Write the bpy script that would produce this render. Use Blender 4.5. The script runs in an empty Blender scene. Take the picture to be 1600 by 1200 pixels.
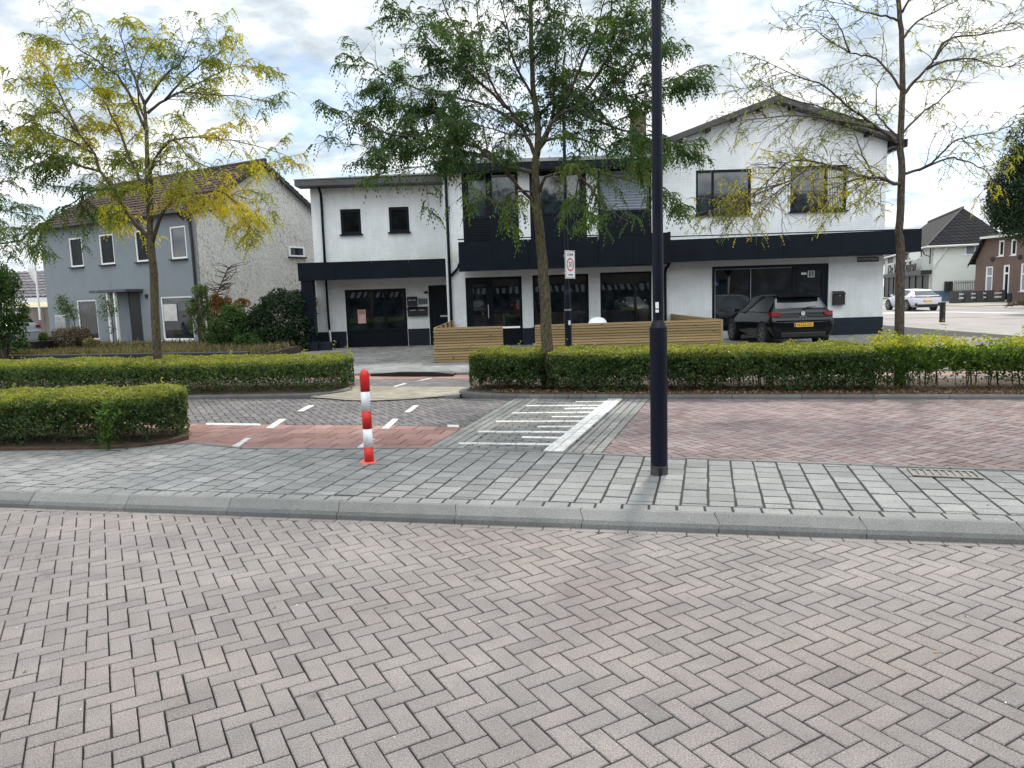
import bpy, bmesh, math, random
import numpy as np
from mathutils import Vector, Matrix, noise
random.seed(7); rng=np.random.default_rng(11)
PI=math.pi
scene=bpy.context.scene
col=scene.collection
# ------------------------------------------------------------------ camera model (survey of the place)
F=1130.;CX,CY=800.,600.;HC=1.68;PITCH=math.atan(138/1130.);ROLL=.031
cp,sp=math.cos(PITCH),math.sin(PITCH);cr,sr=math.cos(ROLL),math.sin(ROLL)
def ray(px,py):
    a=(px-CX)/F;b=(CY-py)/F
    x=a*cr+b*sr;y=-a*sr+b*cr
    return (x,cp+y*sp,-sp+y*cp)
def G(px,py,z=0.):
    d=ray(px,py);t=(z-HC)/d[2];return (d[0]*t,d[1]*t,z)
def G2(px,py,z=0.): return G(px,py,z)[:2]
def AT(px,py,Y):
    d=ray(px,py);t=Y/d[1];return (d[0]*t,Y,HC+d[2]*t)
cd=bpy.data.cameras.new('camera');cam=bpy.data.objects.new('camera',cd);col.objects.link(cam)
cd.sensor_width=36;cd.lens=36*F/1600;cd.clip_end=2000;cd.clip_start=.05
cam.matrix_world=Matrix.Translation((0,0,HC))@Matrix.Rotation(PI/2-PITCH,4,'X')@Matrix.Rotation(-ROLL,4,'Z')
scene.camera=cam
# ------------------------------------------------------------------ materials
def new_mat(name):
    m=bpy.data.materials.new(name);m.use_nodes=True
    nt=m.node_tree;b=nt.nodes['Principled BSDF'];return m,nt,b
def N(nt,t,**k):
    n=nt.nodes.new(t)
    for a,v in k.items(): setattr(n,a,v)
    return n
def ramp(nt,src,stops):
    r=N(nt,'ShaderNodeValToRGB');e=r.color_ramp.elements
    while len(e)<len(stops): e.new(.5)
    for i,(p,c) in enumerate(stops):
        e[i].position=p;e[i].color=tuple(c)+(1,) if len(c)==3 else c
    nt.links.new(src,r.inputs[0]);return r.outputs[0]
def mixc(nt,f,a,b,mode='MIX'):
    n=N(nt,'ShaderNodeMix',data_type='RGBA',blend_type=mode)
    for s,v in ((n.inputs[0],f),(n.inputs[6],a),(n.inputs[7],b)):
        if hasattr(v,'links') or isinstance(v,bpy.types.NodeSocket): nt.links.new(v,s)
        else: s.default_value=v if not isinstance(v,tuple) else (tuple(v)+(1,) if len(v)==3 else v)
    return n.outputs[2]
def coords(nt,kind='Object',scale=None):
    t=N(nt,'ShaderNodeTexCoord');o=t.outputs[kind]
    if scale:
        m=N(nt,'ShaderNodeMapping');m.inputs['Scale'].default_value=scale;nt.links.new(o,m.inputs[0]);o=m.outputs[0]
    return o
def noise_(nt,vec,scale,detail=4,rough=.6):
    n=N(nt,'ShaderNodeTexNoise');n.inputs['Scale'].default_value=scale;n.inputs['Detail'].default_value=detail;n.inputs['Roughness'].default_value=rough
    nt.links.new(vec,n.inputs['Vector']);return n.outputs[0]
def bump(nt,b,h,dist,strength=1.,prev=None):
    n=N(nt,'ShaderNodeBump');n.inputs['Distance'].default_value=dist;n.inputs['Strength'].default_value=strength
    nt.links.new(h,n.inputs['Height'])
    if prev: nt.links.new(prev,n.inputs['Normal'])
    nt.links.new(n.outputs[0],b.inputs['Normal']);return n.outputs[0]
def plain(name,c,rough=.6,metal=0.,vary=.15,scale=6.,bumpd=0.,spec=.5,coat=0.):
    m,nt,b=new_mat(name)
    v=coords(nt);f=noise_(nt,v,scale,5)
    lo=tuple(x*(1-vary) for x in c);hi=tuple(min(1,x*(1+vary)) for x in c)
    nt.links.new(ramp(nt,f,[(.3,lo),(.7,hi)]),b.inputs['Base Color'])
    b.inputs['Roughness'].default_value=rough;b.inputs['Metallic'].default_value=metal
    b.inputs['Specular IOR Level'].default_value=spec;b.inputs['Coat Weight'].default_value=coat
    if bumpd: bump(nt,b,noise_(nt,v,scale*8,4),bumpd)
    return m
def scuffed(name,c,sc,rough=.34,spec=.22,scale=30,thr=.64):
    m,nt,b=new_mat(name);v=coords(nt,scale=(1,1,.5))
    k=ramp(nt,noise_(nt,v,scale,6,.8),[(thr,(0,)*3),(thr+.05,(.55,)*3)])
    base=ramp(nt,noise_(nt,v,5,5),[(.3,tuple(x*.7 for x in c)),(.7,tuple(x*1.35 for x in c))])
    z=N(nt,'ShaderNodeSeparateXYZ');nt.links.new(coords(nt),z.inputs[0])
    g=ramp(nt,z.outputs[2],[(0,(.75,)*3),(.16,(0,)*3)])       # splash grime near the foot
    g2=mixc(nt,1.,g,ramp(nt,noise_(nt,v,18,5,.8),[(.4,(0,)*3),(.6,(1,)*3)]),'MULTIPLY')
    c1=mixc(nt,k,base,sc);c1=mixc(nt,g2,c1,(.10,.095,.085))
    nt.links.new(c1,b.inputs['Base Color']);b.inputs['Roughness'].default_value=rough;b.inputs['Specular IOR Level'].default_value=spec
    nt.links.new(ramp(nt,noise_(nt,v,9,5),[(.3,(rough-.08,)*3),(.7,(rough+.18,)*3)]),b.inputs['Roughness']);return m
def paver(name,cols,speck=.5,rough=.85,sc=260.,stain=(.75,1.15),spots=False,wear=None):
    m,nt,b=new_mat(name)
    g=N(nt,'ShaderNodeNewGeometry')
    base=ramp(nt,g.outputs['Random Per Island'],cols)
    v=coords(nt)
    sp_=noise_(nt,v,sc,2,.9)
    k=ramp(nt,sp_,[(.3,(1-speck,)*3),(.5,(1,)*3),(.72,(1+speck,)*3)])
    c=mixc(nt,1.,base,k,'MULTIPLY')
    big=ramp(nt,noise_(nt,v,.55,6,.65),[(.32,(stain[0],)*3),(.68,(stain[1],)*3)])
    c=mixc(nt,1.,c,big,'MULTIPLY')
    mid=ramp(nt,noise_(nt,v,5.,5,.7),[(.35,(.9,)*3),(.65,(1.07,)*3)])
    c=mixc(nt,1.,c,mid,'MULTIPLY')
    # pinkish sand drift, lengthwise worn tracks and a few oil spots
    if spots:
        pk=ramp(nt,noise_(nt,v,.35,4,.6),[(.48,(1,1,1)),(.75,(1.07,.985,.965))]);c=mixc(nt,1.,c,pk,'MULTIPLY')
        mp=N(nt,'ShaderNodeMapping');mp.inputs['Rotation'].default_value=(0,0,.21);mp.inputs['Scale'].default_value=(.12,1.1,1);nt.links.new(v,mp.inputs[0])
        c=mixc(nt,1.,c,ramp(nt,noise_(nt,mp.outputs[0],1.1,4,.6),[(.35,(.90,.90,.91)),(.65,(1.06,1.05,1.04))]),'MULTIPLY')
        c=mixc(nt,1.,c,ramp(nt,noise_(nt,v,2.7,3,.5),[(.24,(.62,.61,.60)),(.30,(1,1,1))]),'MULTIPLY')
    if wear:
        c=mixc(nt,ramp(nt,noise_(nt,v,22,6,.75),[(.52,(0,)*3),(.60,(.8,)*3)]),c,wear)
    nt.links.new(c,b.inputs['Base Color']);b.inputs['Roughness'].default_value=rough
    b.inputs['Specular IOR Level'].default_value=.3
    bump(nt,b,sp_,.0022,.8)
    return m
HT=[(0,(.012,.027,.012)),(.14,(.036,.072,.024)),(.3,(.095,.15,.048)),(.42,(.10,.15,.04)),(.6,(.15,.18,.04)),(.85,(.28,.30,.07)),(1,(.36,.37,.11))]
def leafm(name,stops,trans=.45,rough=.5,attr=None,tint=(1.3,1.35,.5),spec=.22):
    m,nt,b=new_mat(name)
    g=N(nt,'ShaderNodeNewGeometry')
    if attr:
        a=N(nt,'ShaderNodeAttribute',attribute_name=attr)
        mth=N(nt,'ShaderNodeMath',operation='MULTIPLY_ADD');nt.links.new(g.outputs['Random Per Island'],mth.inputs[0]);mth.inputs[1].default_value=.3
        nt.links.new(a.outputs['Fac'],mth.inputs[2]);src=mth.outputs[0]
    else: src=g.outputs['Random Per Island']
    c=ramp(nt,src,stops)
    nt.links.new(c,b.inputs['Base Color']);b.inputs['Roughness'].default_value=rough;b.inputs['Specular IOR Level'].default_value=spec
    t=N(nt,'ShaderNodeBsdfTranslucent')
    nt.links.new(mixc(nt,1.,c,tint,'MULTIPLY'),t.inputs[0])
    mx=N(nt,'ShaderNodeMixShader');mx.inputs[0].default_value=trans
    nt.links.new(b.outputs[0],mx.inputs[1]);nt.links.new(t.outputs[0],mx.inputs[2])
    nt.links.new(mx.outputs[0],nt.nodes['Material Output'].inputs['Surface'])
    return m
def brickwall(name,c1,c2,mortar,bw=.21,bh=.0625,ms=.009,dist=.006,dirt=(.86,1.05),stains=False,rough=.8,streak=0.):
    m,nt,b=new_mat(name)
    v=coords(nt);s=N(nt,'ShaderNodeSeparateXYZ');nt.links.new(v,s.inputs[0])
    cb=N(nt,'ShaderNodeCombineXYZ');ad=N(nt,'ShaderNodeMath',operation='ADD')
    nt.links.new(s.outputs[0],ad.inputs[0]);nt.links.new(s.outputs[1],ad.inputs[1])
    nt.links.new(ad.outputs[0],cb.inputs[0]);nt.links.new(s.outputs[2],cb.inputs[1])
    t=N(nt,'ShaderNodeTexBrick');t.inputs['Scale'].default_value=1;t.inputs['Brick Width'].default_value=bw;t.inputs['Row Height'].default_value=bh
    t.inputs['Mortar Size'].default_value=ms;t.inputs['Mortar Smooth'].default_value=.3
    for i,c in enumerate((c1,c2,mortar)): t.inputs[i+1].default_value=tuple(c)+(1,)
    nt.links.new(cb.outputs[0],t.inputs['Vector'])
    d=ramp(nt,noise_(nt,v,1.3,7,.7),[(.3,(dirt[0],)*3),(.6,(dirt[1],)*3)])
    c=mixc(nt,1.,t.outputs[0],d,'MULTIPLY')
    if streak:
        sv=N(nt,'ShaderNodeMapping');sv.inputs['Scale'].default_value=(9,9,.5);nt.links.new(v,sv.inputs[0])
        k=ramp(nt,noise_(nt,sv.outputs[0],1.,5,.7),[(.45,(1-streak,1-streak*.9,1-streak*1.1)),(.6,(1,1,1))])
        c=mixc(nt,1.,c,k,'MULTIPLY')
    if stains:
        for z0_,z1_,tint_,amt in ((.55,1.25,(.55,.56,.50),.5),(2.9,3.6,(.56,.60,.44),.55),(5.2,5.75,(.5,.5,.48),.3)):
            band=N(nt,'ShaderNodeMapRange');band.interpolation_type='SMOOTHSTEP';nt.links.new(s.outputs[2],band.inputs[0])
            band.inputs[1].default_value=z1_;band.inputs[2].default_value=z0_;band.inputs[3].default_value=0;band.inputs[4].default_value=amt
            lo=N(nt,'ShaderNodeMath',operation='GREATER_THAN');nt.links.new(s.outputs[2],lo.inputs[0]);lo.inputs[1].default_value=z0_-.1
            m1=N(nt,'ShaderNodeMath',operation='MULTIPLY');nt.links.new(band.outputs[0],m1.inputs[0]);nt.links.new(lo.outputs[0],m1.inputs[1])
            sv2=N(nt,'ShaderNodeMapping');sv2.inputs['Scale'].default_value=(3.2,3.2,.8);nt.links.new(v,sv2.inputs[0])
            m2=N(nt,'ShaderNodeMath',operation='MULTIPLY');nt.links.new(m1.outputs[0],m2.inputs[0]);nt.links.new(ramp(nt,noise_(nt,sv2.outputs[0],1.3,7,.75),[(.42,(0,)*3),(.62,(1,)*3)]),m2.inputs[1])
            c=mixc(nt,m2.outputs[0],c,tint_)
        c=mixc(nt,1.,c,ramp(nt,noise_(nt,v,14,4,.8),[(.27,(.72,.72,.70)),(.33,(1,1,1))]),'MULTIPLY')
    nt.links.new(c,b.inputs['Base Color']);b.inputs['Roughness'].default_value=rough;b.inputs['Specular IOR Level'].default_value=.3
    inv=N(nt,'ShaderNodeMath',operation='SUBTRACT');inv.inputs[0].default_value=1;nt.links.new(t.outputs['Fac'],inv.inputs[1])
    p=bump(nt,b,inv.outputs[0],dist);bump(nt,b,noise_(nt,v,40,4),.003,1.,p)
    return m
def glassm(name,base=(.012,.016,.02),rough=.02,spec=.7,var=0.,coat=.3):
    m,nt,b=new_mat(name)
    b.inputs['Base Color'].default_value=base+(1,);b.inputs['Roughness'].default_value=rough;b.inputs['Specular IOR Level'].default_value=spec
    b.inputs['Coat Weight'].default_value=coat
    v=coords(nt);bump(nt,b,noise_(nt,v,.9,2),.004,.5)
    if var:
        nt.links.new(ramp(nt,noise_(nt,v,2.2,4),[(.4,tuple(x*.4 for x in base)),(.65,tuple(x*(1+var) for x in base))]),b.inputs['Base Color'])
    return m
def woodm(name,c1,c2,axis='X'):
    m,nt,b=new_mat(name);g=N(nt,'ShaderNodeNewGeometry')
    sc=(1.2,14,26) if axis=='X' else (26,14,1.2)
    v=coords(nt,scale=sc);f=noise_(nt,v,1.5,6,.65)
    a=ramp(nt,f,[(.3,c1),(.7,c2)])
    k=ramp(nt,g.outputs['Random Per Island'],[(0,(.72,.70,.66)),(1,(1.15,1.12,1.06))])
    c=mixc(nt,1.,a,k,'MULTIPLY')
    kn=ramp(nt,noise_(nt,coords(nt,scale=(3,3,9)),2.2,2),[(.66,(1,1,1)),(.72,(.5,.38,.28))])
    c=mixc(nt,1.,c,kn,'MULTIPLY')
    nt.links.new(c,b.inputs['Base Color']);b.inputs['Roughness'].default_value=.75
    bump(nt,b,f,.002);return m
def barkm(name,c1,c2,moss=0.):
    m,nt,b=new_mat(name);v=coords(nt,scale=(1,1,.35));f=noise_(nt,v,38,6,.7)
    c=ramp(nt,f,[(.32,tuple(x*.7 for x in c1)),(.5,c2),(.68,tuple(x*2.1 for x in c2))])
    if moss:
        k=ramp(nt,noise_(nt,coords(nt),5,5),[(.5,(0,)*3),(.62,(moss,)*3)])
        c=mixc(nt,k,c,(.09,.10,.03))
    nt.links.new(c,b.inputs['Base Color']);b.inputs['Roughness'].default_value=.9;b.inputs['Specular IOR Level'].default_value=.2
    bump(nt,b,f,.02);return m
def carpaint(name,c,rough=.25,metal=.2,coat=.6):
    m,nt,b=new_mat(name);b.inputs['Base Color'].default_value=c+(1,);b.inputs['Roughness'].default_value=rough;b.inputs['Metallic'].default_value=metal
    b.inputs['Coat Weight'].default_value=coat;b.inputs['Coat Roughness'].default_value=.03;b.inputs['Specular IOR Level'].default_value=.2
    nt.links.new(ramp(nt,noise_(nt,coords(nt),5,5),[(.3,(rough-.03,)*3),(.7,(rough+.03,)*3)]),b.inputs['Roughness']);return m
M={}
M['road_brick']=paver('road_brick',[(0,(.160,.146,.139)),(.06,(.190,.173,.164)),(.5,(.203,.184,.174)),(.93,(.217,.194,.184)),(1,(.188,.176,.167))],.62,sc=150.,stain=(.84,1.1),spots=True)
M['purple_brick']=paver('purple_brick',[(0,(.16,.115,.11)),(.4,(.20,.15,.145)),(.8,(.24,.192,.184)),(1,(.19,.165,.158))],.25)
M['dark_brick']=paver('dark_brick',[(0,(.10,.093,.096)),(.5,(.13,.12,.122)),(1,(.165,.15,.148))],.25)
M['red_tile']=paver('red_tile',[(0,(.24,.135,.115)),(.5,(.285,.165,.142)),(1,(.32,.20,.175))],.2)
M['grey_tile']=paver('grey_tile',[(0,(.16,.162,.158)),(.2,(.190,.193,.188)),(.7,(.21,.213,.207)),(1,(.235,.236,.228))],.6,sc=140.,stain=(.8,1.12))
M['grey_brick']=paver('grey_brick',[(0,(.13,.13,.123)),(.5,(.165,.165,.155)),(1,(.20,.20,.186))],.3)
M['grey_brick_light']=paver('grey_brick_light',[(0,(.18,.18,.168)),(.5,(.215,.215,.20)),(1,(.25,.25,.232))],.3)
M['sand_brick']=paver('sand_brick',[(0,(.22,.195,.15)),(.5,(.28,.255,.20)),(1,(.34,.31,.25))],.25)
M['forecourt']=paver('forecourt',[(0,(.15,.15,.14)),(.5,(.20,.20,.185)),(1,(.26,.255,.23))],.25,stain=(.6,1.15))
M['joint']=plain('joint',(.022,.021,.020),.95,vary=.3,scale=30)
M['kerb']=paver('kerb',[(0,(.155,.157,.150)),(.5,(.172,.174,.166)),(1,(.19,.192,.183))],.5,sc=140.,stain=(.8,1.1))
M['kerb_dark']=paver('kerb_dark',[(0,(.10,.10,.097)),(1,(.13,.13,.125))],.3)
M['white_paint']=paver('white_paint',[(0,(.52,.52,.50)),(1,(.70,.70,.67))],.15,.6,90,wear=(.22,.22,.205))
M['soil']=plain('soil',(.085,.055,.035),.95,vary=.5,scale=12,bumpd=.02)
M['ground']=plain('ground',(.20,.195,.18),.9,vary=.2,scale=1.2,bumpd=.003)
M['paving_light']=plain('paving_light',(.235,.225,.20),.9,vary=.2,scale=1.5)
M['asphalt_side']=plain('asphalt_side',(.225,.20,.19),.85,vary=.18,scale=.5)
M['white_wall']=brickwall('white_wall',(.76,.775,.785),(.72,.735,.745),(.69,.71,.73),dist=.005,dirt=(.88,1.05),streak=.05,stains=True)
M['navy_brick']=brickwall('navy_brick',(.007,.013,.022),(.009,.016,.026),(.005,.009,.015),rough=.5)
M['house_brick']=brickwall('house_brick',(.155,.092,.078),(.12,.074,.063),(.16,.14,.125),dist=.003)
M['chimney_brick']=brickwall('chimney_brick',(.13,.085,.05),(.09,.07,.04),(.12,.11,.09))
M['pier_brick']=brickwall('pier_brick',(.06,.055,.055),(.045,.04,.04),(.08,.08,.08))
M['navy']=plain('navy',(.003,.006,.011),.42,vary=.25,scale=2,spec=.16)
M['navy_frame']=plain('navy_frame',(.0035,.006,.010),.4,vary=.15,spec=.18)
M['black']=plain('black',(.006,.006,.007),.5,vary=.2)
M['roof_sheet']=plain('roof_sheet',(.22,.22,.21),.8,vary=.15,scale=2)
M['roof_edge']=plain('roof_edge',(.055,.055,.055),.6,vary=.25,scale=3)
M['glass_dark']=glassm('glass_dark',(.006,.008,.010),.06,.14,.5,coat=0.);M['glass_up']=glassm('glass_up',(.02,.026,.035),.04,.9,.8)
M['glass_shop']=glassm('glass_shop',(.010,.014,.018),.015,.8,.9)
M['dark_pane']=plain('dark_pane',(.012,.014,.017),.3,vary=.6,scale=3,spec=.1)
M['blind']=plain('blind',(.22,.25,.29),.25,vary=.08,coat=.4)
M['curtain']=plain('curtain',(.5,.5,.48),.7,vary=.15,scale=3)
M['white_frame']=plain('white_frame',(.75,.76,.76),.4,vary=.04)
def stuccom(name,c,b1,b2,s1=90,vines=False):
    m,nt,b=new_mat(name);v=coords(nt)
    f=ramp(nt,noise_(nt,v,1.1,7,.7),[(.3,tuple(x*b1 for x in c)),(.7,tuple(x*b2 for x in c))])
    if vines:
        # dead creeper stems left on the render: thin branching dark lines
        mp=N(nt,'ShaderNodeMapping');mp.inputs['Scale'].default_value=(1,2.2,.8);nt.links.new(v,mp.inputs[0])
        dn=N(nt,'ShaderNodeTexNoise');dn.inputs['Scale'].default_value=2.5;nt.links.new(v,dn.inputs[0])
        add=N(nt,'ShaderNodeVectorMath',operation='MULTIPLY_ADD');add.inputs[1].default_value=(.6,.6,.6)
        nt.links.new(dn.outputs['Color'],add.inputs[0]);nt.links.new(mp.outputs[0],add.inputs[2])
        vo=N(nt,'ShaderNodeTexVoronoi',feature='DISTANCE_TO_EDGE');vo.inputs['Scale'].default_value=2.6;nt.links.new(add.outputs[0],vo.inputs['Vector'])
        ln=ramp(nt,vo.outputs['Distance'],[(.0,(1,)*3),(.045,(0,)*3)])
        mk=ramp(nt,noise_(nt,v,.7,3),[(.38,(0,)*3),(.55,(.75,)*3)])
        ff=mixc(nt,1.,ln,mk,'MULTIPLY');f=mixc(nt,ff,f,(.10,.09,.07))
        tx=ramp(nt,noise_(nt,v,22,5,.8),[(.42,(.62,)*3),(.55,(1.05,)*3)]);f=mixc(nt,1.,f,tx,'MULTIPLY')
    nt.links.new(f,b.inputs['Base Color']);b.inputs['Roughness'].default_value=.9;b.inputs['Specular IOR Level'].default_value=.2
    bump(nt,b,noise_(nt,v,s1,4),.006);return m
M['stucco_grey']=stuccom('stucco_grey',(.20,.225,.245),.93,1.06)
M['stucco_vine']=stuccom('stucco_vine',(.62,.605,.56),.86,1.05,60,True)
M['stucco_white']=stuccom('stucco_white',(.62,.64,.60),.92,1.04)
M['blue_plinth']=plain('blue_plinth',(.07,.12,.19),.7)
M['tile_brown']=paver('tile_brown',[(0,(.045,.024,.020)),(1,(.065,.037,.031))],.2,.75,30,(.7,1.2))
M['tile_dark']=paver('tile_dark',[(0,(.10,.09,.10)),(1,(.16,.15,.16))],.2,.5,30)
M['tile_far']=brickwall('tile_far',(.042,.038,.041),(.026,.024,.027),(.012,.012,.012),bw=.28,bh=.30,ms=.05,dist=.03,rough=.95)
M['wood_new']=woodm('wood_new',(.31,.22,.105),(.39,.29,.15))
M['wood_old']=woodm('wood_old',(.13,.11,.10),(.24,.21,.20),'Z')
M['bark']=barkm('bark',(.03,.025,.018),(.085,.07,.048),.5);M['bark_dark']=barkm('bark_dark',(.03,.025,.02),(.075,.06,.048))
M['twig']=plain('twig',(.075,.058,.045),.9)
M['bench_red']=scuffed('bollard_red',(.55,.016,.014),(.25,.03,.03),.38,.4,24,.60);M['bollard_white']=scuffed('bollard_white',(.72,.73,.75),(.42,.41,.39),.38,.4,24,.62)
M['red_base']=plain('red_base',(.62,.12,.09),.7,vary=.3,scale=20)
M['post_blue']=scuffed('post_blue',(.003,.005,.014),(.03,.035,.05))
M['post_foot']=plain('post_foot',(.045,.045,.047),.6,vary=.5,scale=25)
M['iron']=plain('iron',(.13,.128,.115),.6,metal=.3,vary=.3,scale=20)
M['sign_white']=plain('sign_white',(.78,.79,.8),.35,vary=.04);M['sign_red']=plain('sign_red',(.6,.02,.03),.4);M['sign_black']=plain('sign_black',(.015,.015,.015),.5)
M['sign_blue']=plain('sign_blue',(.015,.05,.16),.4)
M['pink_paper']=plain('pink_paper',(.6,.32,.28),.7);M['paper']=plain('paper',(.6,.62,.6),.7)
M['metal']=plain('metal',(.5,.5,.5),.35,metal=.8)
M['plate']=plain('plate',(.75,.42,.02),.5,vary=.05);M['eu_blue']=plain('eu_blue',(.02,.08,.45),.5)
M['tyre']=plain('tyre',(.02,.02,.02),.8);M['rim']=plain('rim',(.25,.25,.26),.35,metal=.7)
M['paint_black']=carpaint('paint_black',(.0025,.004,.006),.10,0.,.3);M['paint_white']=carpaint('paint_white',(.60,.61,.66),.3,0.);M['paint_silver']=carpaint('paint_silver',(.45,.47,.5),.3,.5)
M['paint_red']=carpaint('paint_red',(.25,.01,.01));M['car_glass']=glassm('car_glass',(.012,.015,.018),.03,.8)
M['tail']=plain('tail',(.16,.003,.006),.2,vary=.5,scale=14,coat=.15,spec=.2)
H=[(0,(.014,.034,.012)),(.45,(.026,.06,.018)),(.85,(.055,.10,.022)),(1,(.13,.17,.035))]
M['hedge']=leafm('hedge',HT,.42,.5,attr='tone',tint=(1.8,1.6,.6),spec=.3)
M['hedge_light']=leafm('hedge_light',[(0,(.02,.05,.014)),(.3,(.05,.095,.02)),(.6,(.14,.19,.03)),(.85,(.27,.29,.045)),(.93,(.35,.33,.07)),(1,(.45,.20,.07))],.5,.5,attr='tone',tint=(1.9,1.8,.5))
M['hedge_dry']=leafm('hedge_dry',[(0,(.10,.09,.04)),(.5,(.19,.17,.08)),(1,(.30,.26,.14))],.4)
M['locust']=leafm('locust',[(0,(.024,.052,.025)),(.3,(.045,.088,.032)),(.5,(.085,.125,.026)),(.7,(.21,.215,.03)),(.9,(.38,.33,.04)),(1,(.40,.30,.05))],.5,.5,'tone',(1.9,1.85,.55))
M['dark_leaf']=leafm('dark_leaf',[(0,(.008,.018,.010)),(.6,(.016,.036,.016)),(1,(.04,.07,.02))],.2,.4)
M['shrub']=leafm('shrub',[(0,(.012,.035,.010)),(.6,(.03,.075,.018)),(.9,(.07,.13,.03)),(1,(.16,.19,.05))],.35)
M['rust']=leafm('rust',[(0,(.10,.035,.010)),(.6,(.20,.08,.02)),(1,(.12,.12,.03))],.3)
M['bamboo']=leafm('bamboo',[(0,(.03,.07,.02)),(1,(.12,.17,.05))],.4)
M['weed']=leafm('weed',[(0,(.05,.10,.02)),(1,(.11,.19,.035))],.45)
M['heather']=leafm('heather',[(0,(.06,.04,.03)),(.6,(.10,.07,.05)),(1,(.09,.10,.04))],.25)
M['drygrass']=leafm('drygrass',[(0,(.05,.045,.025)),(.5,(.12,.10,.05)),(.8,(.20,.165,.08)),(1,(.06,.085,.025))],.2)
M['litter']=leafm('litter',[(0,(.12,.06,.03)),(.5,(.22,.13,.06)),(1,(.11,.08,.05))],.1)
# ------------------------------------------------------------------ mesh helpers
class MB:
    def __init__(s): s.v=[];s.f=[];s.m=[]
    def add(s,vs,fs,mi=0):
        o=len(s.v);s.v+=[tuple(v) for v in vs];s.f+=[tuple(i+o for i in f) for f in fs];s.m+=[mi]*len(fs);return s
    def box(s,a,b,mi=0,mat=None):
        x0,y0,z0=[min(p,q) for p,q in zip(a,b)];x1,y1,z1=[max(p,q) for p,q in zip(a,b)]
        vs=[(x0,y0,z0),(x1,y0,z0),(x1,y1,z0),(x0,y1,z0),(x0,y0,z1),(x1,y0,z1),(x1,y1,z1),(x0,y1,z1)]
        if mat is not None: vs=[tuple(mat@Vector(v)) for v in vs]
        return s.add(vs,[(0,3,2,1),(4,5,6,7),(0,1,5,4),(1,2,6,5),(2,3,7,6),(3,0,4,7)],mi)
    def prism(s,pts,z0,z1,mi=0):  # pts ccw xy
        n=len(pts);s.add([(p[0],p[1],z0) for p in pts]+[(p[0],p[1],z1) for p in pts],
            [tuple(range(n,2*n)),tuple(range(n-1,-1,-1))]+[(i,(i+1)%n,(i+1)%n+n,i+n) for i in range(n)],mi);return s
    def tube(s,pts,rs,n=8,cap=True,mi=0):
        pts=[Vector(p) for p in pts];k=len(pts)
        if not hasattr(rs,'__len__'): rs=[rs]*k
        vs=[];fs=[];up=Vector((.31,.87,.38)).normalized()
        for i,p in enumerate(pts):
            t=(pts[min(i+1,k-1)]-pts[max(i-1,0)])
            if t.length<1e-9: t=Vector((0,0,1))
            t.normalize();a=t.cross(up)
            if a.length<.1: a=t.cross(Vector((1,0,0)))
            a.normalize();b=t.cross(a)
            for j in range(n):
                an=2*PI*j/n;vs.append(p+rs[i]*(a*math.cos(an)+b*math.sin(an)))
        for i in range(k-1):
            for j in range(n):
                j2=(j+1)%n;fs.append((i*n+j,(i)*n+j2,(i+1)*n+j2,(i+1)*n+j))
        if cap: fs.append(tuple(range(n))[::-1]);fs.append(tuple(range((k-1)*n,k*n)))
        return s.add(vs,fs,mi)
    def lathe(s,prof,c=(0,0,0),n=24,mi=0):
        vs=[];fs=[];k=len(prof)
        for r,z in prof:
            for j in range(n):
                a=2*PI*j/n;vs.append((c[0]+r*math.cos(a),c[1]+r*math.sin(a),c[2]+z))
        for i in range(k-1):
            for j in range(n):
                j2=(j+1)%n;fs.append((i*n+j,i*n+j2,(i+1)*n+j2,(i+1)*n+j))
        fs.append(tuple(range((k-1)*n,k*n)));fs.append(tuple(range(n))[::-1])
        return s.add(vs,fs,mi)
    def build(s,name,mats,parent=None,smooth=False,bevel=0.,world=True):
        me=bpy.data.meshes.new(name);me.from_pydata(s.v,[],s.f)
        if not isinstance(mats,(list,tuple)): mats=[mats]
        for m in mats: me.materials.append(M[m] if isinstance(m,str) else m)
        if len(mats)>1: me.polygons.foreach_set('material_index',s.m)
        if smooth: me.polygons.foreach_set('use_smooth',[True]*len(me.polygons))
        me.update()
        o=bpy.data.objects.new(name,me);col.objects.link(o)
        if parent is not None:
            o.parent=parent
            if world and parent.get('_w'): o.location=-Vector(parent['_w'])
        if bevel:
            b=o.modifiers.new('bevel','BEVEL');b.width=bevel;b.segments=2;b.limit_method='ANGLE'
        return o
def tag(o,label=None,cat=None,group=None,kind=None):
    for k,v in (('label',label),('category',cat),('group',group),('kind',kind)):
        if v: o[k]=v
    return o
def empty(name,loc,label=None,cat=None,group=None,rz=0,local=False):
    o=bpy.data.objects.new(name,None);o.location=loc;o.rotation_euler=(0,0,rz);col.objects.link(o);o.empty_display_size=.2
    if not local: o['_w']=list(loc)
    return tag(o,label,cat,group)
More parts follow.
